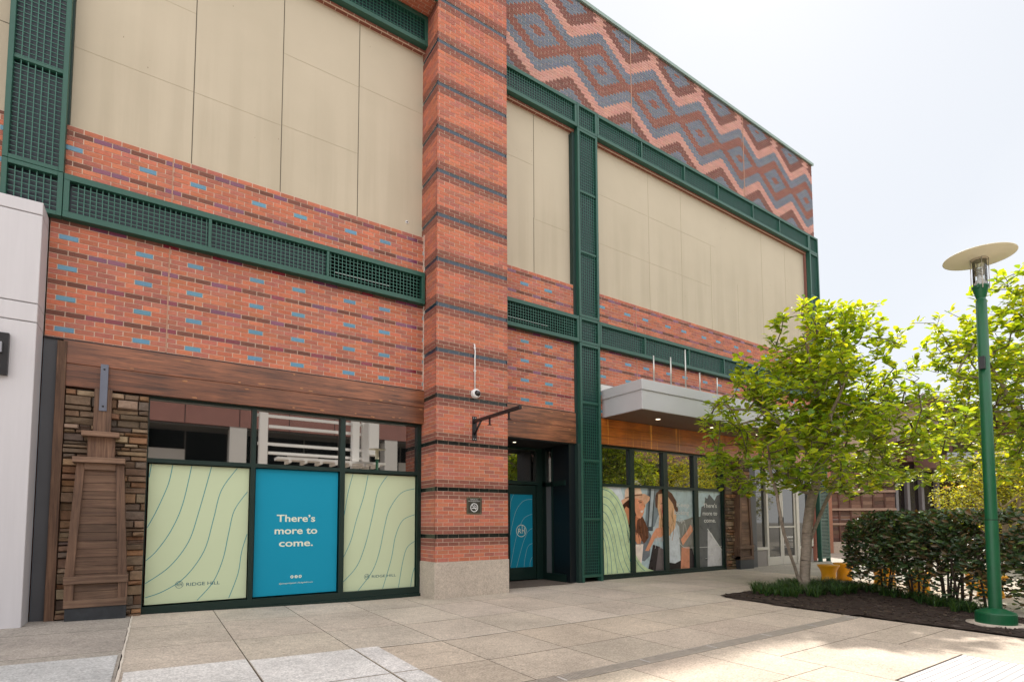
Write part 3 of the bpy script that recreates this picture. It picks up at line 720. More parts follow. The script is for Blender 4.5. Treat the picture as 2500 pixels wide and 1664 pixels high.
LF=[[(0.989,2.185),(0.936,1.941)],[(1.239,2.170),(1.194,1.851),(1.070,1.484),(0.945,1.245)],[(1.472,2.173),(1.375,1.569),(1.248,1.202),(1.088,0.924),(0.957,0.791)],[(1.722,2.167),(1.574,1.447),(1.462,1.035),(1.247,0.698),(0.967,0.476)],[(2.063,2.164),(1.859,1.789),(1.768,1.364),(1.662,0.906),(1.441,0.546),(1.189,0.362),(0.974,0.285)],[(2.206,1.773),(2.038,1.493),(1.970,1.151),(1.905,0.771),(1.784,0.443),(1.592,0.200)],[(2.218,1.136),(2.150,0.868),(2.110,0.549),(1.996,0.198)]]
RF=[[(3.810,2.145),(3.731,1.798),(3.642,1.388)],[(4.070,2.145),(4.001,1.756),(3.883,1.364),(3.791,1.004),(3.652,0.723)],[(4.417,2.139),(4.252,1.862),(4.156,1.414),(4.037,0.926),(3.895,0.569),(3.659,0.321)],[(4.941,1.908),(4.673,1.823),(4.463,1.540),(4.375,1.240),(4.290,0.820),(4.168,0.483),(3.925,0.160)],[(4.945,1.442),(4.705,1.339),(4.574,1.062),(4.499,0.664),(4.350,0.154)],[(4.949,0.966),(4.791,0.855),(4.712,0.605),(4.637,0.138)],[(4.953,0.492),(4.891,0.342),(4.865,0.142)]]
m=film(.965,2.225,.185,2.13,MINT)
for L_ in LF: m.ribbon(clip(L_,.968,2.222,.187,2.128),.0095,.1105,1)
rh_logo(m,1.368,.436,.05,.1100,2); m.text('RIDGE HILL',1.664,.412,.048,.1100,2,width=.42)
m.build('printed_film',[MINT,TEALD,NAVYT],w1,label='pale green printed film with curved teal lines')
m=film(2.318,3.562,.185,2.135,TEAL)
m.text('There’s',2.918,1.322,.112,.1105,1,width=.578,bold=.018); m.text('more to',2.923,1.130,.112,.1105,1,width=.64,bold=.018); m.text('come.',2.925,.935,.112,.1105,1,width=.508,bold=.018)
for k,x in enumerate((2.872,2.934,2.994)):
    m.ring(x,.458,0,.024,.1105,1,20)
    if k==0: m.poly([(x-.013,.452),(x-.002,.449),(x+.012,.462),(x+.008,.469),(x-.004,.462),(x-.012,.466)],.1100,0)
    elif k==1: m.text('f',x,.444,.026,.1100,0,bold=.03)
    else: m.box(x-.011,x+.011,.1098,.1103,.447,.469,0); m.ring(x,.458,0,.006,.1095,1,10)
m.text('@shopridgehill | Ridgehill.com',2.936,.352,.022,.1105,1,width=.505)
m.build('printed_film',[TEAL,CREAMT],w1,label='bright blue printed film with cream lettering')
m=film(3.665,4.935,.165,2.125,MINT)
for L_ in RF: m.ribbon(clip(L_,3.668,4.932,.167,2.122),.0095,.1105,1)
rh_logo(m,4.069,.388,.046,.1100,2); m.text('RIDGE HILL',4.373,.366,.044,.1100,2,width=.43)
m.build('printed_film',[MINT,TEALD,NAVYT],w1,label='pale green printed film with curved teal lines')

# right storefront -------------------------------------------------------------
RX=[(9.48,10.37),(10.507,11.538),(11.693,12.716),(12.878,13.90)]; RZ=(.11,2.107,2.172,3.01)
w2=window('storefront_window',RX,RZ,GLASS)
PT={
'pale':[(9.503,2.105),(10.100,2.105),(10.491,1.082),(9.483,1.094)],
'dkcol2':[(11.024,2.105),(11.748,2.101),(11.722,1.327),(10.885,1.077)],
'dkcol':[(11.061,2.105),(11.286,2.105),(11.180,1.073),(10.994,1.075)],
'ltcol':[(11.154,2.105),(11.267,2.105),(11.127,1.176),(11.034,1.176)],
'bg3':[(11.745,1.406),(11.920,1.327),(12.200,1.300),(12.810,1.435),(12.755,0.11),(11.701,0.11)],
'tree4':[(12.9,1.2),(12.939,1.436),(13.02,1.42),(13.079,1.685),(13.2,1.72),(13.25,1.95),(13.332,1.90),(13.42,2.03),(13.645,1.862),(13.75,2.0),(13.9,2.041),(13.9,.11),(12.885,.11)],
'pave4':[(13.317,1.047),(13.471,0.989),(13.9,0.501),(13.896,0.11),(13.276,0.11)],
'w1hairback':[(10.214,1.820),(10.159,1.672),(10.305,1.329),(10.369,1.083),(10.562,1.081),(10.689,1.855)],
'w1hairlt':[(10.219,1.599),(10.279,1.661),(10.434,1.577),(10.475,1.131),(10.338,1.256)],
'w1jacket':[(10.422,1.132),(10.601,1.205),(10.888,1.177),(11.121,0.972),(11.051,0.469),(10.865,0.351),(10.545,0.439)],
'w1neck':[(10.589,1.453),(10.785,1.404),(10.724,1.154),(10.544,1.081)],
'w1hair2':[(10.804,1.454),(10.892,1.329),(10.997,1.151),(11.027,0.923),(10.876,0.776),(10.735,0.879),(10.597,1.056),(10.639,1.329)],
'w1face':[(10.575,1.853),(10.780,1.895),(10.891,1.821),(10.90,1.75),(10.938,1.670),(10.884,1.60),(10.88,1.54),(10.841,1.454),(10.748,1.374),(10.634,1.409),(10.567,1.553)],
'w1crown':[(10.253,2.043),(10.342,2.10),(10.553,2.105),(10.768,2.105),(10.836,1.947),(10.530,1.907),(10.225,1.845)],
'w1brim':[(10.110,1.794),(10.337,1.892),(10.620,1.959),(10.910,1.974),(11.099,1.902),(11.071,1.812),(10.902,1.687),(10.850,1.795),(10.653,1.854),(10.405,1.844),(10.212,1.734),(10.159,1.692)],
'w1band':[(10.25,1.87),(10.53,1.935),(10.83,1.965),(10.836,1.94),(10.53,1.905),(10.24,1.84)],
'w1cheek':[(10.70,1.70),(10.80,1.70),(10.78,1.60),(10.72,1.58)],'w1brow':[(10.69,1.80),(10.80,1.815),(10.80,1.80),(10.69,1.785)],'w1nose':[(10.89,1.72),(10.93,1.67),(10.88,1.655)],
'w1eye':[(10.71,1.765),(10.80,1.775),(10.80,1.752),(10.715,1.748)],
'w1mouth':[(10.75,1.565),(10.864,1.575),(10.83,1.515),(10.77,1.515)],
'w1arm':[(10.509,1.081),(10.684,1.005),(10.771,0.878),(10.732,0.779),(10.625,0.770),(10.488,0.958)],
'bagw':[(10.536,0.760),(10.833,0.764),(10.797,0.503),(10.755,0.306),(10.579,0.364)],
'w2hat':[(11.291,1.662),(11.278,1.868),(11.328,1.998),(11.456,2.090),(11.689,2.105),(11.903,2.013),(12.076,1.805),(12.137,1.593),(12.078,1.513),(11.970,1.644),(11.781,1.905),(11.607,1.985),(11.451,1.910),(11.379,1.689),(11.347,1.624)],
'w2jacket':[(11.379,1.457),(11.259,1.226),(11.102,0.973),(11.247,0.817),(11.628,0.809),(12.186,0.902),(12.155,1.167),(11.999,1.327),(11.727,1.458)],
'w2hair':[(11.395,1.974),(11.666,2.007),(11.934,1.749),(12.063,1.433),(11.991,1.090),(11.826,0.908),(11.669,0.885),(11.481,1.044),(11.368,1.071),(11.417,1.431),(11.358,1.637)],
'w2face':[(11.442,1.871),(11.587,1.966),(11.682,1.876),(11.674,1.641),(11.601,1.432),(11.500,1.411),(11.451,1.560)],
'w2cheek':[(11.48,1.68),(11.56,1.67),(11.55,1.60),(11.49,1.60)],'w2shade':[(11.60,1.93),(11.68,1.876),(11.674,1.641),(11.62,1.46),(11.61,1.70)],
'w2eye':[(11.473,1.745),(11.551,1.765),(11.550,1.745),(11.480,1.729)],
'w2mouth':[(11.506,1.587),(11.622,1.601),(11.603,1.497),(11.533,1.478)],
'w2hand':[(11.178,1.022),(11.30,1.14),(11.408,1.148),(11.639,1.172),(11.674,1.041),(11.477,0.915),(11.249,0.894),(11.017,0.596),(10.890,0.600)],
'w2shirt':[(11.728,0.910),(12.034,1.168),(12.156,0.849),(12.184,0.294),(11.962,0.251),(11.708,0.289)],
'w2pants':[(11.516,0.323),(11.708,0.289),(11.962,0.251),(12.197,0.320),(12.197,0.11),(11.508,0.11)],
'w2arm':[(12.204,0.848),(12.394,1.005),(12.545,1.151),(12.60,1.22),(12.671,1.158),(12.689,1.055),(12.450,0.843),(12.280,0.687)],
'bagk':[(11.170,0.743),(11.394,0.686),(11.262,0.11),(10.967,0.11)],
'bagg':[(11.375,0.699),(11.601,0.577),(11.566,0.11),(11.244,0.11)],
'bagt':[(12.225,0.641),(12.539,0.653),(12.526,0.11),(12.177,0.11)],
'bagd':[(12.547,0.653),(12.630,0.624),(12.764,0.269),(12.757,0.11),(12.526,0.11)],
'green':[(9.503,2.105),(9.632,2.096),(9.796,2.041),(9.994,1.889),(10.159,1.672),(10.274,1.452),(10.322,1.280),(10.403,1.033),(10.449,0.811),(10.531,0.563),(10.650,0.398),(10.790,0.267),(10.969,0.171),(11.188,0.11),(9.464,0.11)]}
PC={'pale':(200,208,214),'dkcol2':(120,132,140),'dkcol':(70,78,84),'ltcol':(165,175,182),'bg3':(128,128,124),'tree4':(92,95,98),'pave4':(190,190,196),
'w1hairback':(60,36,26),'w1hairlt':(196,132,96),'w1jacket':(110,116,124),'w1neck':(188,118,84),'w1hair2':(96,60,42),'w1face':(216,150,116),'w1crown':(226,196,172),'w1brim':(212,166,136),'w1band':(120,84,66),
'w1cheek':(226,150,122),'w1brow':(74,46,34),'w1nose':(190,118,86),'w1eye':(50,28,22),'w1mouth':(236,205,196),'w1arm':(206,142,108),'bagw':(226,212,204),'w2hat':(98,68,54),'w2jacket':(176,184,190),'w2hair':(214,172,134),'w2face':(228,168,138),'w2cheek':(234,158,136),'w2shade':(190,130,100),'w2eye':(80,50,40),'w2mouth':(200,90,84),
'w2hand':(212,148,116),'w2shirt':(196,204,212),'w2pants':(40,34,36),'w2arm':(216,152,122),'bagk':(48,42,44),'bagg':(104,96,98),'bagt':(200,136,108),'bagd':(52,46,50),'green':(186,204,162)}
m=MB(); sky_=lin(186,206,214); m.box(9.47,13.905,.114,.13,.11,2.107,0,tuple(sky_[:3]))
yl=.1135
for k_,p_ in PT.items():
    m.poly(p_,yl,0,tuple(min(.95,1.25*q) for q in lin(*PC[k_])[:3])); yl-=.00025
# strands, blurred background marks
for k in range(26):
    x=random.uniform(11.40,11.95); z=random.uniform(1.2,1.7); m.ribbon([(x,z),(x+random.uniform(-.05,.05),z-.2),(x+random.uniform(-.08,.08),z-random.uniform(.3,.5))],random.uniform(.008,.016),yl,0,3); 
    c_=random.choice(((236,204,168),(186,140,102),(160,112,80))); n_=6
    for q in range(1,n_+1): m.c[-q]=tuple(lin(*c_)[:3])
for k in range(20):
    x=random.uniform(10.25,10.98) ; z=random.uniform(.95,1.45); m.ribbon([(x,z),(x+.02,z-.15),(x+.05,z-.3)],random.uniform(.008,.014),yl,0,3)
    c_=random.choice(((120,76,52),(150,100,72),(70,44,34)))
    for q in range(1,7): m.c[-q]=tuple(lin(*c_)[:3])
for (x0_,x1_,z_) in ((11.24,11.44,.69),(12.28,12.46,1.0),(12.60,12.72,1.1)):
    m.ribbon([(x0_,z_-.05),((x0_+x1_)/2,z_+.25),(x1_,z_-.05)],.010,yl,2)
for L_ in [[(9.508,2.044),(9.729,1.991),(9.958,1.815),(10.122,1.574),(10.252,1.256),(10.347,0.887),(10.444,0.590),(10.647,0.286),(10.858,0.127)],[(9.505,1.882),(9.725,1.810),(9.920,1.596),(10.048,1.305),(10.159,0.964),(10.254,0.645),(10.418,0.273)],[(9.502,1.722),(9.689,1.641),(9.849,1.426),(9.976,1.112),(10.070,0.772),(10.197,0.380),(10.362,0.12)],[(9.498,1.544),(9.652,1.450),(9.795,1.186),(9.904,0.848),(9.995,0.461),(10.156,0.12)],[(9.495,1.366),(9.631,1.235),(9.757,0.947),(9.849,0.610),(9.954,0.12)],[(9.491,1.188),(9.611,1.021),(9.703,0.734),(9.761,0.375),(9.772,0.12)],[(9.488,0.999),(9.575,0.832),(9.633,0.499),(9.641,0.12)],[(9.484,0.811),(9.522,0.621),(9.535,0.12)]]:
    m.ribbon(L_,.014,yl-.0005,1)
m.ribbon([(11.995,1.195),(12.027,0.984),(12.102,0.824),(12.239,0.688),(12.422,0.630),(13.014,0.623),(13.9,0.625)],.012,yl-.0005,2)
m.ribbon([(13.297,1.103),(13.9,0.52)],.03,yl-.0005,2)
for (t_,cx,z,w_) in (('Keep',12.32,1.672,.50),('looking',12.26,1.475,.58),('up.',12.25,1.29,.25),('There’s',13.43,1.668,.58),('more to',13.42,1.465,.62),('come.',13.41,1.275,.50)):
    m.text(t_,cx,z,.115,yl-.001,2,width=w_,bold=.012)
for x in (13.36,13.42,13.48): m.ring(x,.42,0,.018,yl-.001,2,10)
m.text('@shopridgehill | Ridgehill.com',13.42,.32,.02,yl-.001,2,width=.48)
m.build('printed_film',[PCOL,TEALD,WHT],w2,label='photo poster of two women in hats with shopping bags behind a green swoosh')

# recessed entrance ---------------------------------------------------------------
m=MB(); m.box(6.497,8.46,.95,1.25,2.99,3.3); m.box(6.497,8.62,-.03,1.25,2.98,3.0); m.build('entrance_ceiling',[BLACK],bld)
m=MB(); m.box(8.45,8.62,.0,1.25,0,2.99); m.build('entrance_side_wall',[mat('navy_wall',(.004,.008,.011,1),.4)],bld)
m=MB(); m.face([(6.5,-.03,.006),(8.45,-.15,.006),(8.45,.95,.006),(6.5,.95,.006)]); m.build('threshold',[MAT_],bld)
m=MB(); m.box(6.5,7.40,.93,1.25,0,2.99,0); m.box(8.26,8.45,.93,1.25,0,2.99,0); m.box(7.4,8.26,.93,1.25,2.14,2.22,0); m.box(7.4,8.26,.93,1.25,2.93,2.99,0); m.box(7.4,8.26,.99,1.25,2.22,2.93,1)
dr=m.build('entrance_door',[GREEND,GLASS],bld)
m=MB(); m.box(7.42,7.55,.945,.99,.03,2.12); m.box(8.165,8.25,.945,.99,.03,2.12); m.box(7.55,8.165,.945,.99,.03,.30); m.box(7.55,8.165,.945,.99,1.92,2.12); m.build('door_leaf',[GREEND],dr)
m=MB(); m.box(7.55,8.165,.962,.975,.30,1.92,0)
for L_ in [[(7.655,1.917),(7.577,1.750),(7.556,1.497)],[(8.162,1.819),(7.918,1.772),(7.722,1.561),(7.605,1.213),(7.555,0.994)],[(8.162,1.484),(7.955,1.403),(7.817,1.212),(7.699,0.897),(7.602,0.492),(7.556,0.307)],[(8.160,1.161),(8.032,1.082),(7.912,0.860),(7.813,0.578),(7.723,0.302)],[(8.157,0.822),(8.029,0.745),(7.949,0.477),(7.928,0.302)],[(8.155,0.517),(8.098,0.423),(8.086,0.302)]]: m.ribbon(L_,.007,.9605,1)
rh_logo(m,7.855,1.107,.137,.960,2,.09); m.build('printed_film',[DOORB,PALEL,CREAMT],dr)
m=MB(); m.tube([(7.47,.93,.95),(7.47,.90,.95),(7.47,.90,1.25),(7.47,.93,1.25)],.012); m.build('door_handle',[BLKMET],dr)
m=MB(); m.box(8.425,8.45,.12,.93,.0,.17,0); m.box(8.425,8.45,.12,.93,2.1,2.2,0)
m.box(8.425,8.45,.80,.93,.17,2.98,0); m.box(8.425,8.45,.56,.60,.17,2.98,0)
m.box(8.44,8.45,.60,.80,.17,2.1,1); m.box(8.44,8.45,.60,.80,2.2,2.9,2)
m.build('entrance_sidelight',[GREEND,mat('grey_film',(.14,.15,.16,1),.4),GLASS],bld)
m=MB(); m.lathe([(.035,0),(.03,-.006),(0,-.007)],(7.3,.4,2.979),16); m.build('ceiling_downlight',[SPOT],bld)

# canopy -----------------------------------------------------------------------------
m=MB(); m.box(9.42,18.2,-1.222,.0,4.065,4.285,0); m.box(9.445,18.17,-1.197,.0,3.655,4.065,0); 
cn=m.build('canopy',[CANOPY],bld)
bvl=cn.modifiers.new('b','BEVEL'); bvl.width=.006; bvl.segments=2
m=MB(); m.box(9.45,18.16,-1.19,-.05,3.645,3.656); m.build('soffit',[mat('brown_soffit',(.16,.11,.085,1),.5)],cn)
m=MB()
for x in (10.6,12.6,14.6,16.6): m=MB(); m.lathe([(.055,0),(.05,-.005),(0,-.006)],(x,-.62,3.6445),16); m.build('downlight',[SPOT],cn)
m=MB(); m.box(9.31,18.7,-.02,-.012,4.26,4.42); m.build('flashing',[mat('white_flashing',(.6,.6,.58,1),.5)],cn)
for x,z in ((9.915,4.88),(10.47,4.94),(10.975,5.20),(11.48,4.745),(12.135,4.725),(12.83,4.87),(13.5,4.9),(14.2,4.95)):
    q=MB(); q.tube([(x,-1.12,4.285),(x,-1.12,z)],.016,12); q.lathe([(.035,0),(.035,.012),(.016,.014)],(x,-1.12,4.285),14); q.build('rod',[ROD],cn)

# white framed shopfront at the far end ------------------------------------------------
m=MB(); m.box(15.07,15.36,-.03,.3,0,3.05); 
m.ring(15.2,.55,.085,.105,-.034,1,20); m.build('grey_pier_panel',[GREY,BLKMET],bld)
m=MB()
for (a,b_,z0,z1) in ((15.36,15.44,.5,3.04),(15.97,16.05,.0,3.04),(17.62,17.76,.0,3.04),(18.44,18.56,.5,3.04),(15.44,15.97,.47,.55),(17.76,18.44,.44,.52),(15.44,15.97,2.40,2.47),(17.76,18.44,2.40,2.47),(16.05,17.62,2.37,2.50),(15.36,18.56,3.0,3.05)):
    m.box(a,b_,.02,.3,z0,z1,0)
m.box(15.36,15.97,.04,.3,0,.47,1); m.box(17.76,18.56,.04,.3,0,.44,1)
for (a,b_,z0,z1) in ((15.44,15.97,.55,2.40),(17.76,18.44,.52,2.40),(15.44,15.97,2.47,3.0),(16.05,17.62,2.50,3.0),(17.76,18.44,2.47,3.0)): m.box(a,b_,.10,.12,z0,z1,2)
m.box(16.80,16.84,.02,.3,2.5,3.0,0)
sf=m.build('white_shopfront',[WFRAME,mat('grey_knee_wall',(.26,.24,.235,1),.7),GLASS2],bld)
for k,(a,b_) in enumerate(((16.05,16.83),(16.84,17.62))):
    m=MB(); m.box(a+.003,a+.075,.06,.11,.0,2.36); m.box(b_-.085,b_-.003,.06,.11,.0,2.36); m.box(a+.07,b_-.08,.06,.11,.0,.25); m.box(a+.07,b_-.08,.06,.11,2.27,2.36); m.box(a+.06,b_-.06,.045,.06,1.11,1.15)
    m.box(a+.07,b_-.08,.085,.095,.25,2.27,1)
    if k==1:
        m.text('Millennium',17.22,.79,.07,.083,2,width=.50,bold=.02); m.text('Wireless Technology',17.22,.70,.036,.083,2,width=.48); m.text('www.millennium.com',17.22,.495,.02,.083,2,width=.46)
        m.ring(16.99,.59,.012,.022,.083,2,12)
    d_=m.build('glazed_door',[WFRAME,GLASS2,WHT],bld)
    h=MB(); x=b_-.04 if k==0 else a+.04; h.box(x-.01,x+.01,.03,.05,1.2,1.42); h.build('handle',[BLKMET],d_)
m=MB(); 
for k in range(60): z=.14+k*.045; m.box(18.81,19.28,-.118,-.09,z,z+.012)
m.build('louvre_slats',[mat('louvre_grey',(.22,.30,.27,1),.4)],bld)

# items fixed to the pier ----------------------------------------------------------------
YP=PY-PR-.001
t=thing('no_smoking_sign','small dark square sign reading non-smoking facility with a crossed cigarette on the brick pier','sign',(5.785,YP,1.6))
m=MB(); m.box(5.632,5.943,YP-.006,YP,1.445,1.745,0)
for (a,b_,c,d) in ((5.632,5.943,1.453,1.459),(5.632,5.943,1.731,1.737)): m.box(a,b_,YP-.0075,YP-.006,c,d,2)
for x in (5.652,5.918): m.box(x,x+.005,YP-.0075,YP-.006,1.445,1.745,2)
y=YP-.0085; m.text('RIDGE HILL IS A',5.785,1.697,.018,y,1,width=.155); m.text('NON-SMOKING FACILITY',5.785,1.668,.018,y,1,width=.235)
cx,cz=5.785,1.562; m.ring(cx,cz,.066,.078,y,1,36)
m.face([(cx-.052,y-.001,cz+.045),(cx-.045,y-.001,cz+.052),(cx+.052,y-.001,cz-.045),(cx+.045,y-.001,cz-.052)][::-1],1)
m.face([(cx-.052,y,cz-.018),(cx+.012,y,cz-.018),(cx+.012,y,cz-.004),(cx-.052,y,cz-.004)],1); m.face([(cx+.022,y,cz-.018),(cx+.05,y,cz-.018),(cx+.05,y,cz-.004),(cx+.022,y,cz-.004)],1)
m.ribbon([(cx+.048,cz),(cx+.046,cz+.02),(cx+.02,cz+.026),(cx+.006,cz+.042),(cx+.014,cz+.052)],.006,y,1); m.ribbon([(cx+.038,cz+.002),(cx+.032,cz+.012),(cx+.008,cz+.018),(cx-.006,cz+.036),(cx-.002,cz+.05)],.005,y,1)
m.build('sign_plate',[mat('sign_brown',(.035,.032,.022,1),.5),WHT,mat('sign_edge',(.22,.20,.12,1),.5)],t)

t=thing('security_camera','white dome security camera at the end of a conduit on the brick pier','camera',(5.80,YP,3.6))
m=MB(); Xc=lambda a,b_,c:(5.80+a,YP-c,3.615+b_)
m.lathe([(.085,0),(.085,.05),(.078,.075),(.052,.088),(.048,.084)],(0,0,0),32,0,X=Xc); m.build('housing',[WPLAST],t)
m=MB(); m.lathe([(.05,.082),(.047,.10),(.036,.118),(.018,.128),(0,.131)],(0,0,0),24,0,X=lambda a,b_,c:(5.815+a,YP-c,3.612+b_)); m.build('lens_dome',[mat('lens_black',(.01,.01,.012,1),.08,spec=.8)],t)
m=MB(); m.tube([(5.785,YP-.0,4.53),(5.785,YP-.02,4.51),(5.787,YP-.02,4.44),(5.795,YP-.02,4.40),(5.79,YP-.02,4.30),(5.79,YP-.02,3.70)],.012,10); m.box(5.77,5.81,YP-.024,YP,4.455,4.47); m.box(5.765,5.815,YP-.03,YP,4.03,4.045); m.build('conduit',[WPLAST],t)

t=thing('sign_bracket','empty black steel sign bracket projecting from the brick pier','bracket',(5.79,YP,3.0))
m=MB(); m.box(5.745,5.835,YP-.012,YP,2.765,3.20)
for z in (2.79,3.175):
    for x in (5.768,5.812): m.lathe([(.009,0),(.007,.006),(0,.007)],(0,0,0),10,1,X=lambda a,b_,c,x=x,z=z:(x+a,YP-.012-c,z+b_))
m.build('wall_plate',[BLKMET,ROD],t)
m=MB(); m.box(5.765,5.815,-2.0,YP-.012,3.085,3.135); m.build('arm',[BLKMET],t)
m=MB(); m.tube([(5.79,YP-.02,2.88),(5.79,YP-.10,2.96),(5.79,-.78,3.09)],.02,6); m.build('brace',[BLKMET],t)
for y in (-1.07,-1.67):
    m=MB(); m.box(5.782,5.798,y-.018,y+.018,2.97,3.09); m.box(5.76,5.82,y-.03,y+.03,2.965,2.973); m.build('hanger',[BLKMET],t)

# ------------------------------------------------------------------ white clad neighbour
nb=thing('white_clad_building','white panel clad shopfront pier at the left end of the brick building','building',(-4,-.4,0))
m=MB(); XW=-.205
for (z0,z1) in ((-.0,3.71),(3.72,3.94),(3.95,5.045),(5.055,5.21)):
    m.bbox(-8,XW,-.43,.0,z0+.06 if z0==0 else z0,z1,.006)
m.box(-8,XW-.02,-.41,.0,.05,5.2,1); m.box(-8,XW-.01,-.40,-.02,.0,.1,2)
m.build('cladding',[WHITE,SEAM,BLACK],nb)
m=MB(); m.box(-3,XW-.0,-.0,.02,3.68,5.2); m.build('edge_trim',[CAULK],nb)
sg=thing('shop_sign','black sign panel with a grey raised letter on the white cladding','sign',(-.7,-.43,3.3))
m=MB(); m.box(-1.35,-.435,-.49,-.431,3.03,3.525); m.build('sign_board',[BLKMET],sg)
m=MB(); m.box(-1.1,-.487,-.53,-.49,3.285,3.405); m.box(-.95,-.83,-.53,-.49,3.10,3.285); m.build('raised_letter',[mat('letter_grey',(.30,.31,.34,1),.4)],sg)
m=MB()
for k in range(5): m.box(-.60+k*.022,-.588+k*.022,-.493,-.490,3.10,3.125+.01*(k%3))
m.build('small_lettering',[WHT],sg)

# ------------------------------------------------------------------ drain, cover plate
dn=MB(); dn.box(-6,9.05,-5.385,-5.225,-.05,-.012,1)
for y0 in (-5.39,-5.24): dn.box(-6,9.05,y0,y0+.02,-.03,.004,0)
x=2.2
while x<9.04: dn.box(x,x+.021,-5.37,-5.24,-.02,.002,0); x+=.03
for x in (3.9,4.9,5.9,6.9,7.9,8.9): dn.box(x,x+.008,-5.37,-5.24,-.02,.0035,2)
tag(dn.build('trench_drain',[STEEL,BLACK,WPLAST]),'long narrow slotted metal drain channel across the paving','drain')
cp=MB(); cp.box(6.13,7.60,-8.08,-6.90,-.03,.003,0)
for i in range(19):
    for j in range(26): cp.box(6.19+j*.054,6.19+j*.054+.030,-8.03+i*.06,-8.03+i*.06+.014,.003,.0045,1)
tag(cp.build('cover_plate',[mat('white_steel_plate',(.50,.49,.50,1),.5,noise_amt=.06,noise_scale=6),mat('plate_slot',(.22,.21,.22,1),.6)]),'white steel ground plate with rows of small slots set in the sunny paving','ground plate')

# ------------------------------------------------------------------ planting bed
bedP=[(9.05,-4.5),(9.05,-12),(10.5,-12),(10.55,-6.8),(10.9,-6.2),(11.45,-5.4),(11.95,-4.75),(12.6,-3.95),(13.15,-3.2),(12.9,-2.95),(9.45,-2.98),(9.2,-3.2)]
def inside(x,y,P=bedP):
    c=False; n=len(P)
    for i in range(n):
        a,b_=P[i],P[(i+1)%n]
        if (a[1]>y)!=(b_[1]>y) and x<(b_[0]-a[0])*(y-a[1])/(b_[1]-a[1])+a[0]: c=not c
    return c
m=MB(); m.face([(x,y,.009) for x,y in bedP][::-1],0,(.034,.019,.013))
st=.09; x=9.05
def mh(x,y): return .016+.022*max(0,noise.noise(Vector((x*3,y*3,0))))+.014*noise.noise(Vector((x*11,y*11,3)))
while x<13.2:
    y=-8.5
    while y<-2.95:
        if inside(x+st/2,y+st/2): m.face([(x,y,mh(x,y)),(x+st,y,mh(x+st,y)),(x+st,y+st,mh(x+st,y+st)),(x,y+st,mh(x,y+st))],0,(.030,.017,.012),True)
        y+=st
    x+=st
k=0
while k<4500:
    x=random.uniform(9.0,12.5); y=random.uniform(-7.6,-3); k+=1
    if not inside(x,y) and random.random()<.93: continue
    L=random.uniform(.008,.03); w_=random.uniform(.004,.010); a=random.uniform(0,6.28); z=(mh(x,y) if inside(x,y) else .0)+.004; dz=random.uniform(-.006,.012)
    ca,sa=math.cos(a),math.sin(a); c=jit(random.choice([(.035,.02,.014),(.05,.03,.02),(.022,.013,.01),(.09,.065,.045)]),.25)
    m.face([(x-ca*L-sa*w_,y-sa*L+ca*w_,z),(x-ca*L+sa*w_,y-sa*L-ca*w_,z+.003),(x+ca*L+sa*w_,y+sa*L-ca*w_,z+dz+.004),(x+ca*L-sa*w_,y+sa*L+ca*w_,z+dz)],0,c)
struct(m.build('mulch_bed',[MULCH]))

# grass
m=MB()
def clump(cx,cy,n,h,sp):
    for k in range(n):
        a=random.uniform(0,6.28); L=h*random.uniform(.6,1.2); r0=random.uniform(0,.04); w_=random.uniform(.0035,.006)
        p=Vector((cx+r0*math.cos(a),cy+r0*math.sin(a),.02)); out=Vector((math.cos(a),math.sin(a),0)); side=Vector((-out.y,out.x,0)); s_=sp*random.uniform(.5,1.2)
        c=jit(random.choice([(.018,.055,.014),(.03,.085,.018),(.012,.038,.012),(.05,.11,.02)]),.25,.08); pr=p
        for q in range(1,5):
            t_=q/4; nx=p+out*(s_*t_**1.3)+Vector((0,0,L*(t_*1.5-.9*t_*t_))); w1_=w_*(1-.2*(q-1)); w2_=w_*(1-.22*q) if q<4 else .0005
            m.face([pr-side*w1_,pr+side*w1_,nx+side*w2_,nx-side*w2_],0,c); pr=nx
for k in range(170):
    a=random.uniform(0,6.28); r_=random.uniform(.12,1.0)**.8; x,y=11.1+1.25*r_*math.cos(a),-3.55+.75*r_*math.sin(a)
    if inside(x,y): clump(x,y,26,.24,.18)
for k in range(150):
    t_=random.uniform(.22,1); x=13.0-2.3*t_+random.uniform(-.35,.05); y=-3.25-3.0*t_+random.uniform(-.2,.15); clump(x,y,16,.20,.12)
for k in range(16): clump(10.55+random.uniform(-.3,.3),-7.0+random.uniform(-.7,.3),10,.3,.1)
tag(m.build('ornamental_grass',[BLADE]),'dark green grassy ground cover round the tree foot and along the bed','ground cover',kind='stuff')

# ------------------------------------------------------------------ street lamp
lx,ly=9.775,-6.60
lp=thing('street_lamp','tall green street lamp with a flat round disc top in the planting bed','street lamp',(lx,ly,0))
m=MB(); m.lathe([(.29,-.02),(.29,.03),(.0,.032)],(lx,ly,0),40); m.build('concrete_pad',[CBASE],lp)
m=MB(); m.lathe([(.195,.02),(.203,.03),(.203,.15),(.195,.165),(.085,.21),(.07,.212)],(lx,ly,0),40,smooth=False); m.build('pole_base',[LAMPG],lp)
m=MB(); m.lathe([(.068,.2),(.066,1.30),(.0655,1.302)],(lx,ly,0),24); m.lathe([(.064,1.312),(.056,4.13),(.048,4.135),(.046,4.16)],(lx,ly,0),24); m.lathe([(.0648,1.301),(.0648,1.313)],(lx,ly,0),24,1); m.build('pole',[LAMPG,BLACK],lp)
m=MB(); m.lathe([(.046,4.155),(.054,4.18),(.085,4.30),(.088,4.32),(.078,4.325),(.0,4.33)],(lx,ly,0),24); m.box(lx-.10,lx-.085,ly-.012,ly+.012,4.28,4.33); m.box(lx+.085,lx+.10,ly-.012,ly+.012,4.28,4.33); m.build('neck',[LAMPG],lp)
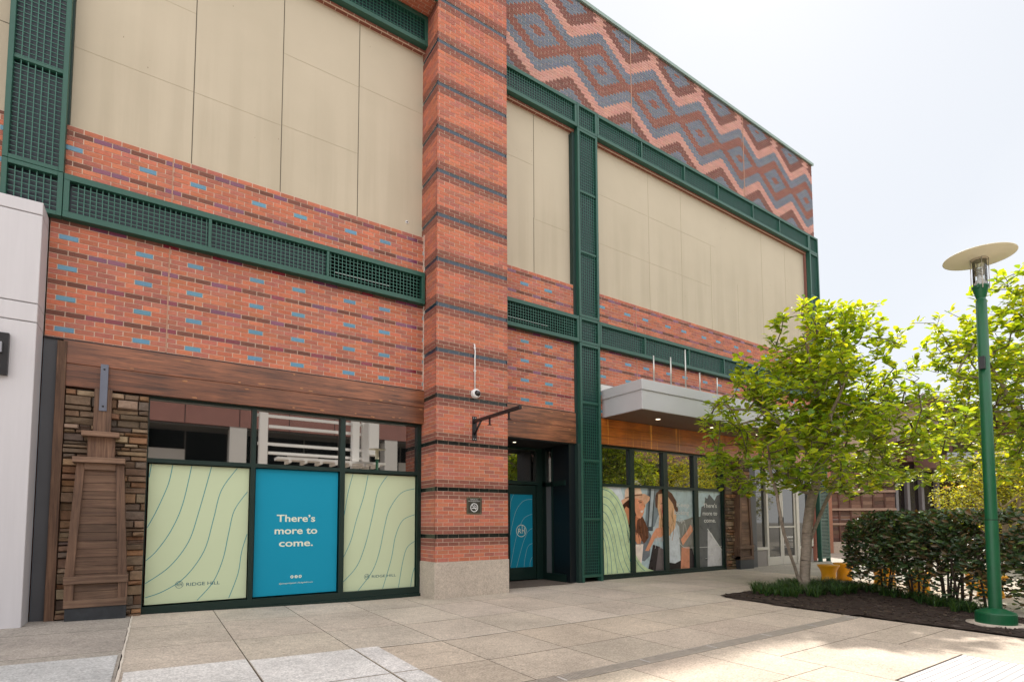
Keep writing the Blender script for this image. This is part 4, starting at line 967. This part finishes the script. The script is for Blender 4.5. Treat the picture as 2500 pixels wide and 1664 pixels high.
m=MB(); m.lathe([(.07,4.325),(.066,4.36),(.04,4.40),(.022,4.41),(.022,4.47),(.0,4.47)],(lx,ly,0),20); m.build('lamp_holder',[WPLAST],lp)
m=MB()
for k in range(5): z=4.47+k*.022; m.lathe([(.052,z),(.054,z+.003),(.052,z+.006),(.03,z+.003),(.052,z)],(lx,ly,0),24)
for k in range(3): a=k*2.1; m.tube([(lx+.05*math.cos(a),ly+.05*math.sin(a),4.36),(lx+.05*math.cos(a),ly+.05*math.sin(a),4.62)],.002,5)
m.build('reflector_rings',[mat('ring_metal',(.5,.46,.36,1),.3,metal=.7)],lp)
m=MB(); m.lathe([(.074,4.325),(.074,4.66)],(lx,ly,0),28); m.build('glass_cylinder',[CGLASS],lp)
for k in range(4):
    a=.5+k*math.pi/2; x,y=lx+.092*math.cos(a),ly+.092*math.sin(a); m=MB(); m.tube([(x,y,4.27),(x,y,4.69)],.005,8); m.build('support_rod',[ROD],lp)
m=MB(); m.lathe([(.0,4.675),(.09,4.678),(.36,4.70),(.372,4.704),(.37,4.71),(.2,4.735),(.0,4.745)],(lx,ly,0),64); m.build('disc_shade',[LAMPD],lp)
m=MB(); m.lathe([(.0,4.655),(.085,4.658),(.09,4.672)],(lx,ly,0),28); m.build('disc_hub',[mat('hub',(.42,.37,.27,1),.5)],lp)
m=MB(); m.box(lx-.10,lx-.045,ly-.03,ly+.03,3.22,3.38); m.build('control_box',[BLKMET],lp)
lp.rotation_euler=(.0075,.0110,0)   # the post leans very slightly

# ------------------------------------------------------------------ stools
def stool(loc,label,k=1.0):
    t=thing('spool_stool',label,'stool',loc,'yellow plaza stools')
    m=MB(); prof=[(0,0),(.150,0),(.156,.006),(.150,.05),(.138,.12),(.140,.20),(.165,.28),(.200,.335),(.207,.345)]
    m.lathe([(r_*k,z) for r_,z in prof],loc,36); m.build('body',[YEL],t)
    m=MB(); m.lathe([(.207*k,.345),(.211*k,.352),(.211*k,.366),(.205*k,.373),(.0,.373)],loc,36); m.build('seat',[YEL],t); return t
stool((13.0,-3.08,0),'yellow waisted stool standing alone between the tree and the hedge')
stool((13.75,-3.05,0),'yellow stool half hidden just behind the lone stool')
stool((13.45,-3.95,0),'wide yellow stool behind the left end of the hedge',1.25)
stool((12.55,-4.85,0),'yellow stool seen low through the middle of the hedge',1.1)
stool((12.9,-5.75,0),'yellow stool seen between the dark hedge stems',1.2)
stool((14.2,-5.2,0),'yellow stool farther back behind the hedge middle')
stool((13.6,-6.55,0),'yellow stool just left of the lamp post behind the hedge')
stool((14.9,-7.15,0),'yellow stool right of the lamp post, at the front',1.2)
stool((15.9,-7.0,0),'yellow stool right of the lamp post, behind the table',1.0)
t=thing('plaza_table','round yellow plaza table with a pale top right of the lamp post','table',(15.3,-6.5,0))
m=MB(); m.lathe([(0,0),(.26,0),(.24,.1),(.16,.35),(.17,.5),(.30,.66)],(15.3,-6.5,0),32); m.build('pedestal',[YEL],t)
m=MB(); m.lathe([(.30,.66),(.46,.665),(.46,.70),(0,.705)],(15.3,-6.5,0),40); m.build('table_top',[mat('pale_top',(.72,.62,.45,1),.4)],t)

# ------------------------------------------------------------------ trees
def leafquad(m,p,d,nrm,L,w,c,fold=.25):
    side=d.cross(nrm).normalized(); n2=side.cross(d).normalized()
    a=p; b1=p+d*(L*.38)+side*(w*.42)+n2*(w*fold*.5); b2=p+d*(L*.38)-side*(w*.42)+n2*(w*fold*.5)
    c1=p+d*(L*.74)+side*(w*.46)+n2*(w*fold*.5)-n2*(L*.05); c2=p+d*(L*.74)-side*(w*.46)+n2*(w*fold*.5)-n2*(L*.05)
    mid1=p+d*(L*.4); mid2=p+d*(L*.76)-n2*(L*.05); tip=p+d*L-n2*(L*.12)
    m.face([a,b1,c1,mid2],0,c); m.face([a,mid2,c2,b2],0,c); m.face([mid2,c1,tip],0,c); m.face([mid2,tip,c2],0,c)
def grow_tree(name,label,base,stems,ctr,rad,shape,nclus,leafL,cols,leafmat,per=7,seed=1,group=None,twig=.0045,barkm=None,spread=.13,holes=.0):
    random.seed(seed)
    t=thing(name,label,'tree',base,group)
    nodes=[];par=[]   # skeleton
    radm=[]
    for st_ in stems:
        prev=None
        for i,(p) in enumerate(st_):
            if i==0 and isinstance(p,int): prev=p; continue
            q=Vector(p)
            if prev is not None:
                a=nodes[prev]; n=max(1,int((q-a).length/.22))
                for k in range(1,n+1):
                    v=a.lerp(q,k/n)+(Vector((random.uniform(-1,1),random.uniform(-1,1),0))*.018 if k<n else Vector())
                    nodes.append(v); par.append(prev); prev=len(nodes)-1
            else: nodes.append(q); par.append(-1); prev=0
            st_last=prev
    cl=[]; tries=0
    while len(cl)<nclus and tries<nclus*60:
        tries+=1
        v=Vector((random.gauss(0,1),random.gauss(0,1),random.gauss(0,1))).normalized()*(random.random()**.42)
        p=Vector((ctr[0]+v.x*rad[0],ctr[1]+v.y*rad[1],ctr[2]+v.z*rad[2]))
        if not shape(p): continue
        if noise.noise(p*1.15+Vector((seed,0,0)))<holes: continue
        cl.append(p)
    cl.sort(key=lambda p:min((p-n).length for n in nodes[::3]))
    from mathutils.kdtree import KDTree
    ends=[]
    for bi in range(0,len(cl),40):
        kd=KDTree(len(nodes)); [kd.insert(n,i) for i,n in enumerate(nodes)]; kd.balance()
        for p in cl[bi:bi+40]:
            co,i,d=kd.find(p); n=max(1,int(d/.3)); prev=i; a=nodes[i].copy()
            for k in range(1,n+1):
                f=k/n; v=a.lerp(p,f)+Vector((random.uniform(-1,1),random.uniform(-1,1),random.uniform(-1,1)))*(.03 if k<n else 0)+Vector((0,0,-.06*d*math.sin(f*3.14)))
                nodes.append(v); par.append(prev); prev=len(nodes)-1
            ends.append(prev)
    cnt=[0]*len(nodes)
    for e in ends:
        i=e
        while i>=0: cnt[i]+=1; i=par[i]
    m=MB(); mult=twig
    for i in range(len(nodes)):
        if par[i]<0: continue
        j=par[i]; ra=mult*max(1,cnt[j])**.42; rb=mult*max(1,cnt[i])**.42
        ra=min(ra,rb*1.35)
        m.tube([nodes[j],nodes[i]],[ra,rb],9 if rb>.02 else (6 if rb>.009 else 4),1 if rb<.016 else 0,cap=False)
    # root flare
    b0=Vector(base)
    for st_ in stems:
        if not isinstance(st_[0],int): m.tube([Vector(st_[0])-Vector((0,0,.12)),Vector(st_[0])+Vector((0,0,.12))],[mult*max(1,cnt[0])**.42*1.9,mult*max(1,cnt[0])**.42*1.05],12,cap=False)
    m.build('trunk',[barkm or BARK,TWIG],t)
    lf=MB()
    for e in ends:
        p=nodes[e]; d0=(nodes[e]-nodes[par[e]]).normalized(); 
        for k in range(per):
            a=random.uniform(0,6.28); el=random.uniform(-.25,.75); d=Vector((math.cos(a)*math.cos(el),math.sin(a)*math.cos(el),math.sin(el)-.15)); d=(d+d0*.45).normalized()
            o2=p-d0*random.uniform(0,spread*1.6)+Vector([random.uniform(-1,1)*spread*.35 for _ in range(3)])
            L=leafL*random.uniform(.65,1.15); nrm=(Vector((random.uniform(-.5,.5),random.uniform(-.5,.5),1))).normalized()
            leafquad(lf,o2+d*.02,d,nrm,L,L*random.uniform(.52,.64),jit(random.choice(cols),.22,.08))
    lf.build('crown',[leafmat],t)
    return t
MG=[(.125,.225,.026),(.10,.19,.025),(.15,.25,.028),(.075,.15,.022),(.18,.27,.034)]
def shp1(p):
    if p.z<1.85+.25*noise.noise(p*1.5): return False
    d=math.hypot((p.x-11.95),(p.y+3.6)); z=p.z
    # width profile
    lim=2.55 if z<3.1 else (2.55-(z-3.1)*.50)
    lim*=.86+.30*noise.noise(Vector((math.atan2(p.y+3.6,p.x-11.95)*1.6,z*.9,2)))
    e=(p.x-11.95)*.83-(p.y+3.6)*.557
    if z>3.7 and e>1.1: return False
    if z>3.0 and e>1.65: return False
    return d<lim
T1=[[(11.27,-3.47,0),(11.33,-3.47,.55),(11.42,-3.47,1.05),(11.55,-3.48,1.55),(11.78,-3.5,2.05),(11.95,-3.5,2.6),(12.0,-3.5,3.4),(12.0,-3.5,4.3),(12.0,-3.55,5.0)]]
def add_stem(T,idx_from,pts): T.append([idx_from]+pts)
t1s=T1+[[0,(11.12,-3.42,.28),(10.78,-3.45,.85),(10.5,-3.5,1.3),(10.38,-3.5,1.8),(10.0,-3.6,2.25),(9.5,-3.9,2.6)],
        [3,(11.62,-3.5,1.1),(11.95,-3.55,1.6),(12.35,-3.6,2.1),(12.9,-3.8,2.6),(13.4,-4.0,3.2)],
        [8,(12.5,-3.2,2.8),(13.2,-2.7,3.6)],[9,(11.4,-3.1,3.2),(11.0,-2.6,3.9)],[9,(11.3,-4.0,3.1),(10.7,-4.6,3.7)],[11,(12.4,-4.3,3.3),(12.6,-5.0,3.9)],[13,(11.2,-3.8,4.2),(10.7,-3.9,4.7)]]
grow_tree('magnolia_tree','multi-stemmed tree with pale bark and yellow-green leaves in front of the brick building',(11.27,-3.47,0),t1s,(11.95,-3.6,3.5),(2.75,2.75,2.05),shp1,1600,.158,MG,LEAF,per=7,seed=11,holes=-.03,twig=.0042)
def shp2(p):
    d=math.hypot((p.x-15.2),(p.y+6.5)); lim=2.85 if p.z<3.8 else 2.85-(p.z-3.8)*.45
    lim*=.86+.32*noise.noise(Vector((math.atan2(p.y+6.4,p.x-15.2)*1.6,p.z*.9,7)))
    e=(p.x-15.2)*.83-(p.y+6.5)*.557
    if p.z>2.7 and e<-2.2+.3*noise.noise(p*2): return False
    return p.z>2.0+.3*noise.noise(p*1.4) and d<lim
t2s=[[(15.2,-6.7,0),(15.2,-6.7,1.2),(15.15,-6.65,2.4),(15.05,-6.5,3.6),(15,-6.4,4.6),(15,-6.4,5.4)],[6,(14.5,-6.2,2.8),(13.8,-5.9,3.6),(13.2,-5.8,4.2)],[9,(14.2,-6.8,3.6),(13.6,-7.3,4.3)],[11,(15.6,-5.6,3.6),(15.9,-5.0,4.4)]]
grow_tree('magnolia_tree','yellow-green leafy tree rising behind the lamp post at the right edge',(15.2,-6.7,0),t2s,(15.2,-6.5,4.0),(2.95,2.95,2.25),shp2,1900,.158,MG,LEAF,per=7,seed=23,holes=-.07,twig=.0042)
YG=[(.18,.24,.035),(.14,.20,.03),(.21,.26,.045),(.11,.17,.03)]
def shp3(p): return p.z>.9+.4*noise.noise(p*1.3)
t3s=[[(20.4,-4.2,0),(20.4,-4.2,.9),(20.4,-4.2,1.7),(20.4,-4.2,2.5)],[3,(20.0,-4.5,1.3),(19.6,-4.7,1.9)],[5,(20.8,-3.8,1.6),(21.2,-3.6,2.1)]]
grow_tree('round_tree','low round fine-leaved yellow-green tree behind the lamp post, in front of the timber building',(20.4,-4.2,0),t3s,(20.4,-4.2,2.05),(1.7,1.7,1.25),shp3,1300,.085,YG,FLEAF,per=9,seed=31,spread=.2,twig=.004)

# trees across the plaza, seen in the shop glass
DG=[(.045,.08,.015),(.035,.065,.015),(.06,.10,.018)]
for k,(x,y,r_,cols,lb) in enumerate(((22.5,-13.0,2.6,DG,'dark leafy plaza tree reflected in the first upper panes of the right storefront'),(27.5,-13.0,2.7,YG,'bright yellow-green plaza tree reflected in the middle upper panes of the right storefront'),(34,-15,3.0,YG,'far plaza tree reflected in the last upper pane of the right storefront'))):
    grow_tree('plaza_tree',lb,(x,y,0),[[(x,y,0),(x,y,1.5),(x,y,3),(x,y,4.6)],[6,(x-1,y,3),(x-1.5,y,4)],[8,(x+1,y+.4,3.6),(x+1.6,y,4.4)]],(x,y,3.9),(r_,r_,2.4),lambda p:p.z>1.7,420,.2,cols,FLEAF,per=8,seed=50+k,spread=.3,twig=.006,group='trees across the plaza')

# ------------------------------------------------------------------ hedge
def hedge(name,label,segs,h,wid,n,seed,stems):
    random.seed(seed); t=thing(name,label,'hedge',(segs[0][0],segs[0][1],0))
    m=MB(); L=[math.dist(segs[i],segs[i+1]) for i in range(len(segs)-1)]; tot=sum(L)
    def at(s_):
        for i,l_ in enumerate(L):
            if s_<=l_ or i==len(L)-1: f=s_/l_; return (segs[i][0]+(segs[i+1][0]-segs[i][0])*f,segs[i][1]+(segs[i+1][1]-segs[i][1])*f,(segs[i+1][0]-segs[i][0])/l_,(segs[i+1][1]-segs[i][1])/l_)
            s_-=l_
    k=0;tries=0
    while k<n and tries<n*5:
        tries+=1
        s_=random.uniform(-.25,tot+.2); x,y,dx,dy=at(min(max(s_,0),tot)); e=0
        if s_<0: x+=dx*s_;y+=dy*s_
        z=random.random()**.75*h; o2=random.uniform(-1,1)
        lz=.45+.25*min(1,max(0,s_-.9)); low=max(0,lz-z)/lz
        if random.random()<low**.6*.97: continue
        if noise.noise(Vector((s_*3.2,z*4,seed*3)))<-.17: continue
        wz=wid*(1-.35*max(0,(.5-z)/.5)-.42*max(0,(z-h*.80)/(h*.20))**1.5)*(1+.42*noise.noise(Vector((s_*2.3,z*2.6,seed))))
        endt=min(1,(s_+.3)/.5) if s_<.3 else 1; wz*=max(.2,endt)
        if abs(o2)<.55 and random.random()<.6: continue
        top=h*(1+.09*noise.noise(Vector((s_*3.2,o2*2,seed))))+(.09 if random.random()<.02 else 0)-.22*max(0,(.6-s_)/.6)**1.5-(.0)
        if z>top: continue
        px,py=x-dy*o2*wz,y+dx*o2*wz
        nn=Vector((-dy*o2,dx*o2,(z/h-.5)*1.2+.3)).normalized()
        a=random.uniform(0,6.28); d=(Vector((math.cos(a),math.sin(a),random.uniform(-.4,.6)))+nn*.6).normalized()
        nr=(nn+Vector([random.uniform(-.8,.8) for _ in range(3)])).normalized()
        if abs(d.dot(nr))>.95: continue
        Lf=random.uniform(.07,.12); c=jit(random.choice([(.030,.065,.022),(.022,.05,.018),(.045,.085,.028),(.10,.075,.035),(.018,.04,.018),(.05,.10,.03),(.08,.06,.03)] if random.random()<.95 else [(.12,.18,.04)]),.25,.08)
        leafquad(m,Vector((px,py,z+.03)),d,nr,Lf,Lf*.42,c,.35); k+=1
    m.build('foliage',[HLEAF],t)
    s2=MB()
    for (s_,n_) in stems:
        x,y,dx,dy=at(s_)
        for q in range(n_):
            a=random.uniform(0,6.28); r_=random.uniform(.02,.12); tx,ty=x+math.cos(a)*r_*2.6,y+math.sin(a)*r_*2.6
            s2.tube([(x+math.cos(a)*r_,y+math.sin(a)*r_,0),(x+math.cos(a)*r_*1.5,y+math.sin(a)*r_*1.5,.3),(tx,ty,.7),(tx+random.uniform(-.15,.15),ty+random.uniform(-.15,.15),1.15)],[.02,.016,.012,.005],6)
            for w_ in range(4):
                zz=random.uniform(.3,1.0); s2.tube([(tx,ty,zz),(tx+random.uniform(-.35,.35),ty+random.uniform(-.35,.35),zz+random.uniform(.05,.3))],[.006,.003],4)
    s2.build('stems',[BARKD],t)
hedge('clipped_hedge','dark glossy clipped hedge along the back of the planting bed, passing behind the lamp post',[(12.15,-4.12),(11.75,-4.8),(11.25,-5.75),(11.15,-6.5),(11.2,-7.0)],1.40,.47,12000,3,[(.5,4),(1.2,4),(1.75,6),(1.95,5),(2.3,3)])

# ------------------------------------------------------------------ timber building behind
random.seed(5)
A=Vector((23.9,2.1,0)); dd=Vector((.795,-.607,0)); nn=Vector((.607,.795,0))  # nn points away from the camera
TX=lambda s_,d_,z:(A.x+dd.x*s_+nn.x*d_,A.y+dd.y*s_+nn.y*d_,z)
tbd=thing('timber_building','weathered timber building with low gables and dark windows behind the trees','building',(A.x,A.y,0))
m=MB(); m.box(-3.6,2.65,-.05,.3,0,.45,0,X=TX); m.build('concrete_plinth',[CBASE],tbd)
m=MB()
for i in range(-8,6):
    for j in range(19):
        s0,z0=i*.45,.46+j*.15
        if z0>3.2: break
        c=jit(random.choice([(.16,.085,.06),(.12,.065,.05),(.20,.12,.085)]),.25,.06); m.box(s0+.004,min(s0+.446,2.65),random.uniform(0,.012),.3,z0,z0+.146,0,c,X=TX)
    m.box(i*.45-.03,i*.45+.03,-.03,.0,.46,3.3,0,jit((.12,.06,.045),.15),X=TX)
m.build('board_panel',[CEDAR],tbd)
m=MB()
for z in (1.13,1.72,2.45): m=MB(); m.box(-3.6,2.66,-.06,-.03,z,z+.09,0,(.36,.25,.19),X=TX); m.build('rail',[CEDAR],tbd)
m=MB(); m.box(-.10,.12,-.10,-.05,.0,3.3,0,(.36,.17,.11),X=TX); m.build('corner_post',[CEDAR],tbd)
m=MB(); m.box(2.65,9,.2,.4,0,3.6,0,X=TX); m.build('dark_glazing',[mat('interior_dark',(.012,.008,.008,1),.15,ior=1.8)],tbd)
m=MB()
PG_=[mat('grey_post_paint',(.20,.20,.21,1),.5),mat('pale_post',(.42,.38,.36,1),.6)]
for s0 in (2.7,3.15,3.7,4.3): m=MB(); m.box(s0,s0+.10,.0,.2,0,3.3,0,X=TX); m.build('window_post',PG_,tbd)
m=MB(); m.box(5.9,6.2,-.3,.2,0,3.4,1,X=TX); m.build('porch_post',PG_,tbd); m=MB(); m.box(4.35,5.9,.02,.2,1.75,1.83,0,X=TX); m.box(6.2,9,.02,.2,1.75,1.83,0,X=TX); m.box(5.1,5.16,.02,.2,0,1.75,0,X=TX)
m.build('window_bars',PG_,tbd)
m=MB(); m.box(3.6,9.5,-1.6,.2,3.35,3.72,0,X=TX); m.box(3.6,9.5,-1.64,-1.6,3.5,3.85,1,X=TX); m.build('porch_roof',[mat('brown_fascia',(.22,.15,.13,1),.6),mat('grey_fascia',(.33,.36,.40,1),.5)],tbd)
m=MB()
for sx in (5.12,6.6):
    m=MB(); m.lathe([(.0,0),(.12,-.02),(.13,-.05)],(0,0,0),14,0,X=lambda a,b_,c,sx=sx:TX(sx+a,-.2+b_,2.7+c))
    m.build('pendant_lamp',[mat('pendant_glow',(.9,.5,.2,1),.5,emit=((1,.45,.12,1),3))],tbd)
# gabled upper storey
def gable(s0,s1,sp,ze,zp,d0,d1,mt_wall,mt_roof,zb=3.7):
    m=MB()
    for d_ in (d0,d1): 
        pts=[TX(s0,d_,zb),TX(s1,d_,zb),TX(s1,d_,ze),TX(sp,d_,zp),TX(s0,d_,ze)]; m.face(pts if d_==d0 else pts[::-1],0)
    m.face([TX(s0,d0,zb),TX(s0,d0,ze),TX(s0,d1,ze),TX(s0,d1,zb)],0); m.face([TX(s1,d0,zb),TX(s1,d1,zb),TX(s1,d1,ze),TX(s1,d0,ze)],0)
    def slab_(a,za,b_,zb_):
        t_=.16
        P=[TX(a,d0-.7,za),TX(b_,d0-.7,zb_),TX(b_,d1,zb_),TX(a,d1,za)]; Q=[TX(a,d0-.7,za+t_),TX(b_,d0-.7,zb_+t_),TX(b_,d1,zb_+t_),TX(a,d1,za+t_)]
        m.face(P[::-1],2); m.face(Q,1)
        for i in range(4): m.face([P[i],P[(i+1)%4],Q[(i+1)%4],Q[i]],1)
    k=(zp-ze)/(sp-s0); slab_(s0-.8,ze-.8*k,sp,zp); k2=(zp-ze)/(s1-sp); slab_(sp,zp,s1+.8,ze-.8*k2)
    return m.build('gabled_storey',[mt_wall,mt_roof,mat('soffit_tan',(.42,.30,.22,1),.7)],tbd)
gable(1.2,7.6,4.0,5.3,6.35,.6,9,TAN,ROOFM); gable(3.2,8.8,5.8,4.7,5.6,.0,6,mat('brown_shingle',(.14,.07,.055,1),.8,noise_amt=.3,noise_scale=14),ROOFM)
m=MB()
for s0 in (4.2,5.0,6.0): m=MB(); m.box(s0,s0+.6,-.03,.0,4.0,4.55,0,X=TX); m.build('upper_window',[GLASS2],tbd)

# ------------------------------------------------------------------ building across the plaza (seen in the glass)
ob_=thing('plaza_building','red stone building with white steel balcony across the plaza, seen in the shop glass','building',(5,-20,0))
m=MB(); m.box(-14,46,-26,-22.2,0,8.4,1); m.box(-14,46,-22.2,-20.0,6.0,8.6,0); m.box(-14,46,-22.3,-22.2,0,6.0,1)
for x in (-9,-1.5,19,25,32,39): m.box(x,x+.9,-20.9,-20.02,0,6.0,2)
m.box(4.0,4.75,-20.8,-20.02,0,6.0,2); m.box(11.85,12.6,-20.8,-20.02,0,6,2)
for k in range(26): m.box(-14+k*2.3,-13.97+k*2.3,-20.01,-19.99,6.0,8.6,1)
for k in range(30): m.box(-13+k*1.9,-12.93+k*1.9,-22.19,-22.12,0,6,3)
m.box(-14,46,-22.15,-22.1,3.9,4.0,3); m.box(-14,46,-22,-20.1,5.9,5.98,3)
for k in range(9):
    x=-12+k*6.3; m.box(x,x+1.6,-21.4,-21.3,4.3+.3*(k%2),4.9,2)
m.build('facade',[REDST,BLACK,mat('pale_column',(.55,.53,.50,1),.7),mat('brown_grey_metal',(.10,.095,.09,1),.5)],ob_)
m=MB(); m.tube([(8.9,-13.0,0),(8.9,-13.0,4.0)],.06,12); m.lathe([(.08,4.0),(.08,4.35),(.0,4.4)],(8.9,-13.0,0),16,1); m.lathe([(.0,4.38),(.37,4.42),(.0,4.47)],(8.9,-13.0,0),30,1)
tag(m.build('street_lamp',[LAMPG,LAMPD]),'second green lamp with disc top, seen only as a reflection in the left storefront glass','street lamp')
m=MB(); Yb=-14.2
for x in (4.45,8.17,8.62): m.box(x,x+.30,Yb-.15,Yb+.15,0,5.9)
for (x0_,x1_,z) in ((4.3,8.9,5.62),(4.8,8.9,5.2),(4.4,8.9,4.48),(4.8,8.9,4.12)): m.box(x0_,x1_,Yb-.06,Yb+.06,z-.05,z+.06)
m.box(5.0,9.4,Yb+.2,Yb+.9,3.80,3.90)
for k in range(7): m.box(5.4+k*.6,5.5+k*.6,Yb+.1,Yb+1.0,3.68,3.80)
m.box(8.87,9.3,Yb-.3,Yb+.3,4.3,5.9)
m.build('steel_balcony',[mat('white_steel',(.85,.83,.80,1),.5)],ob_)
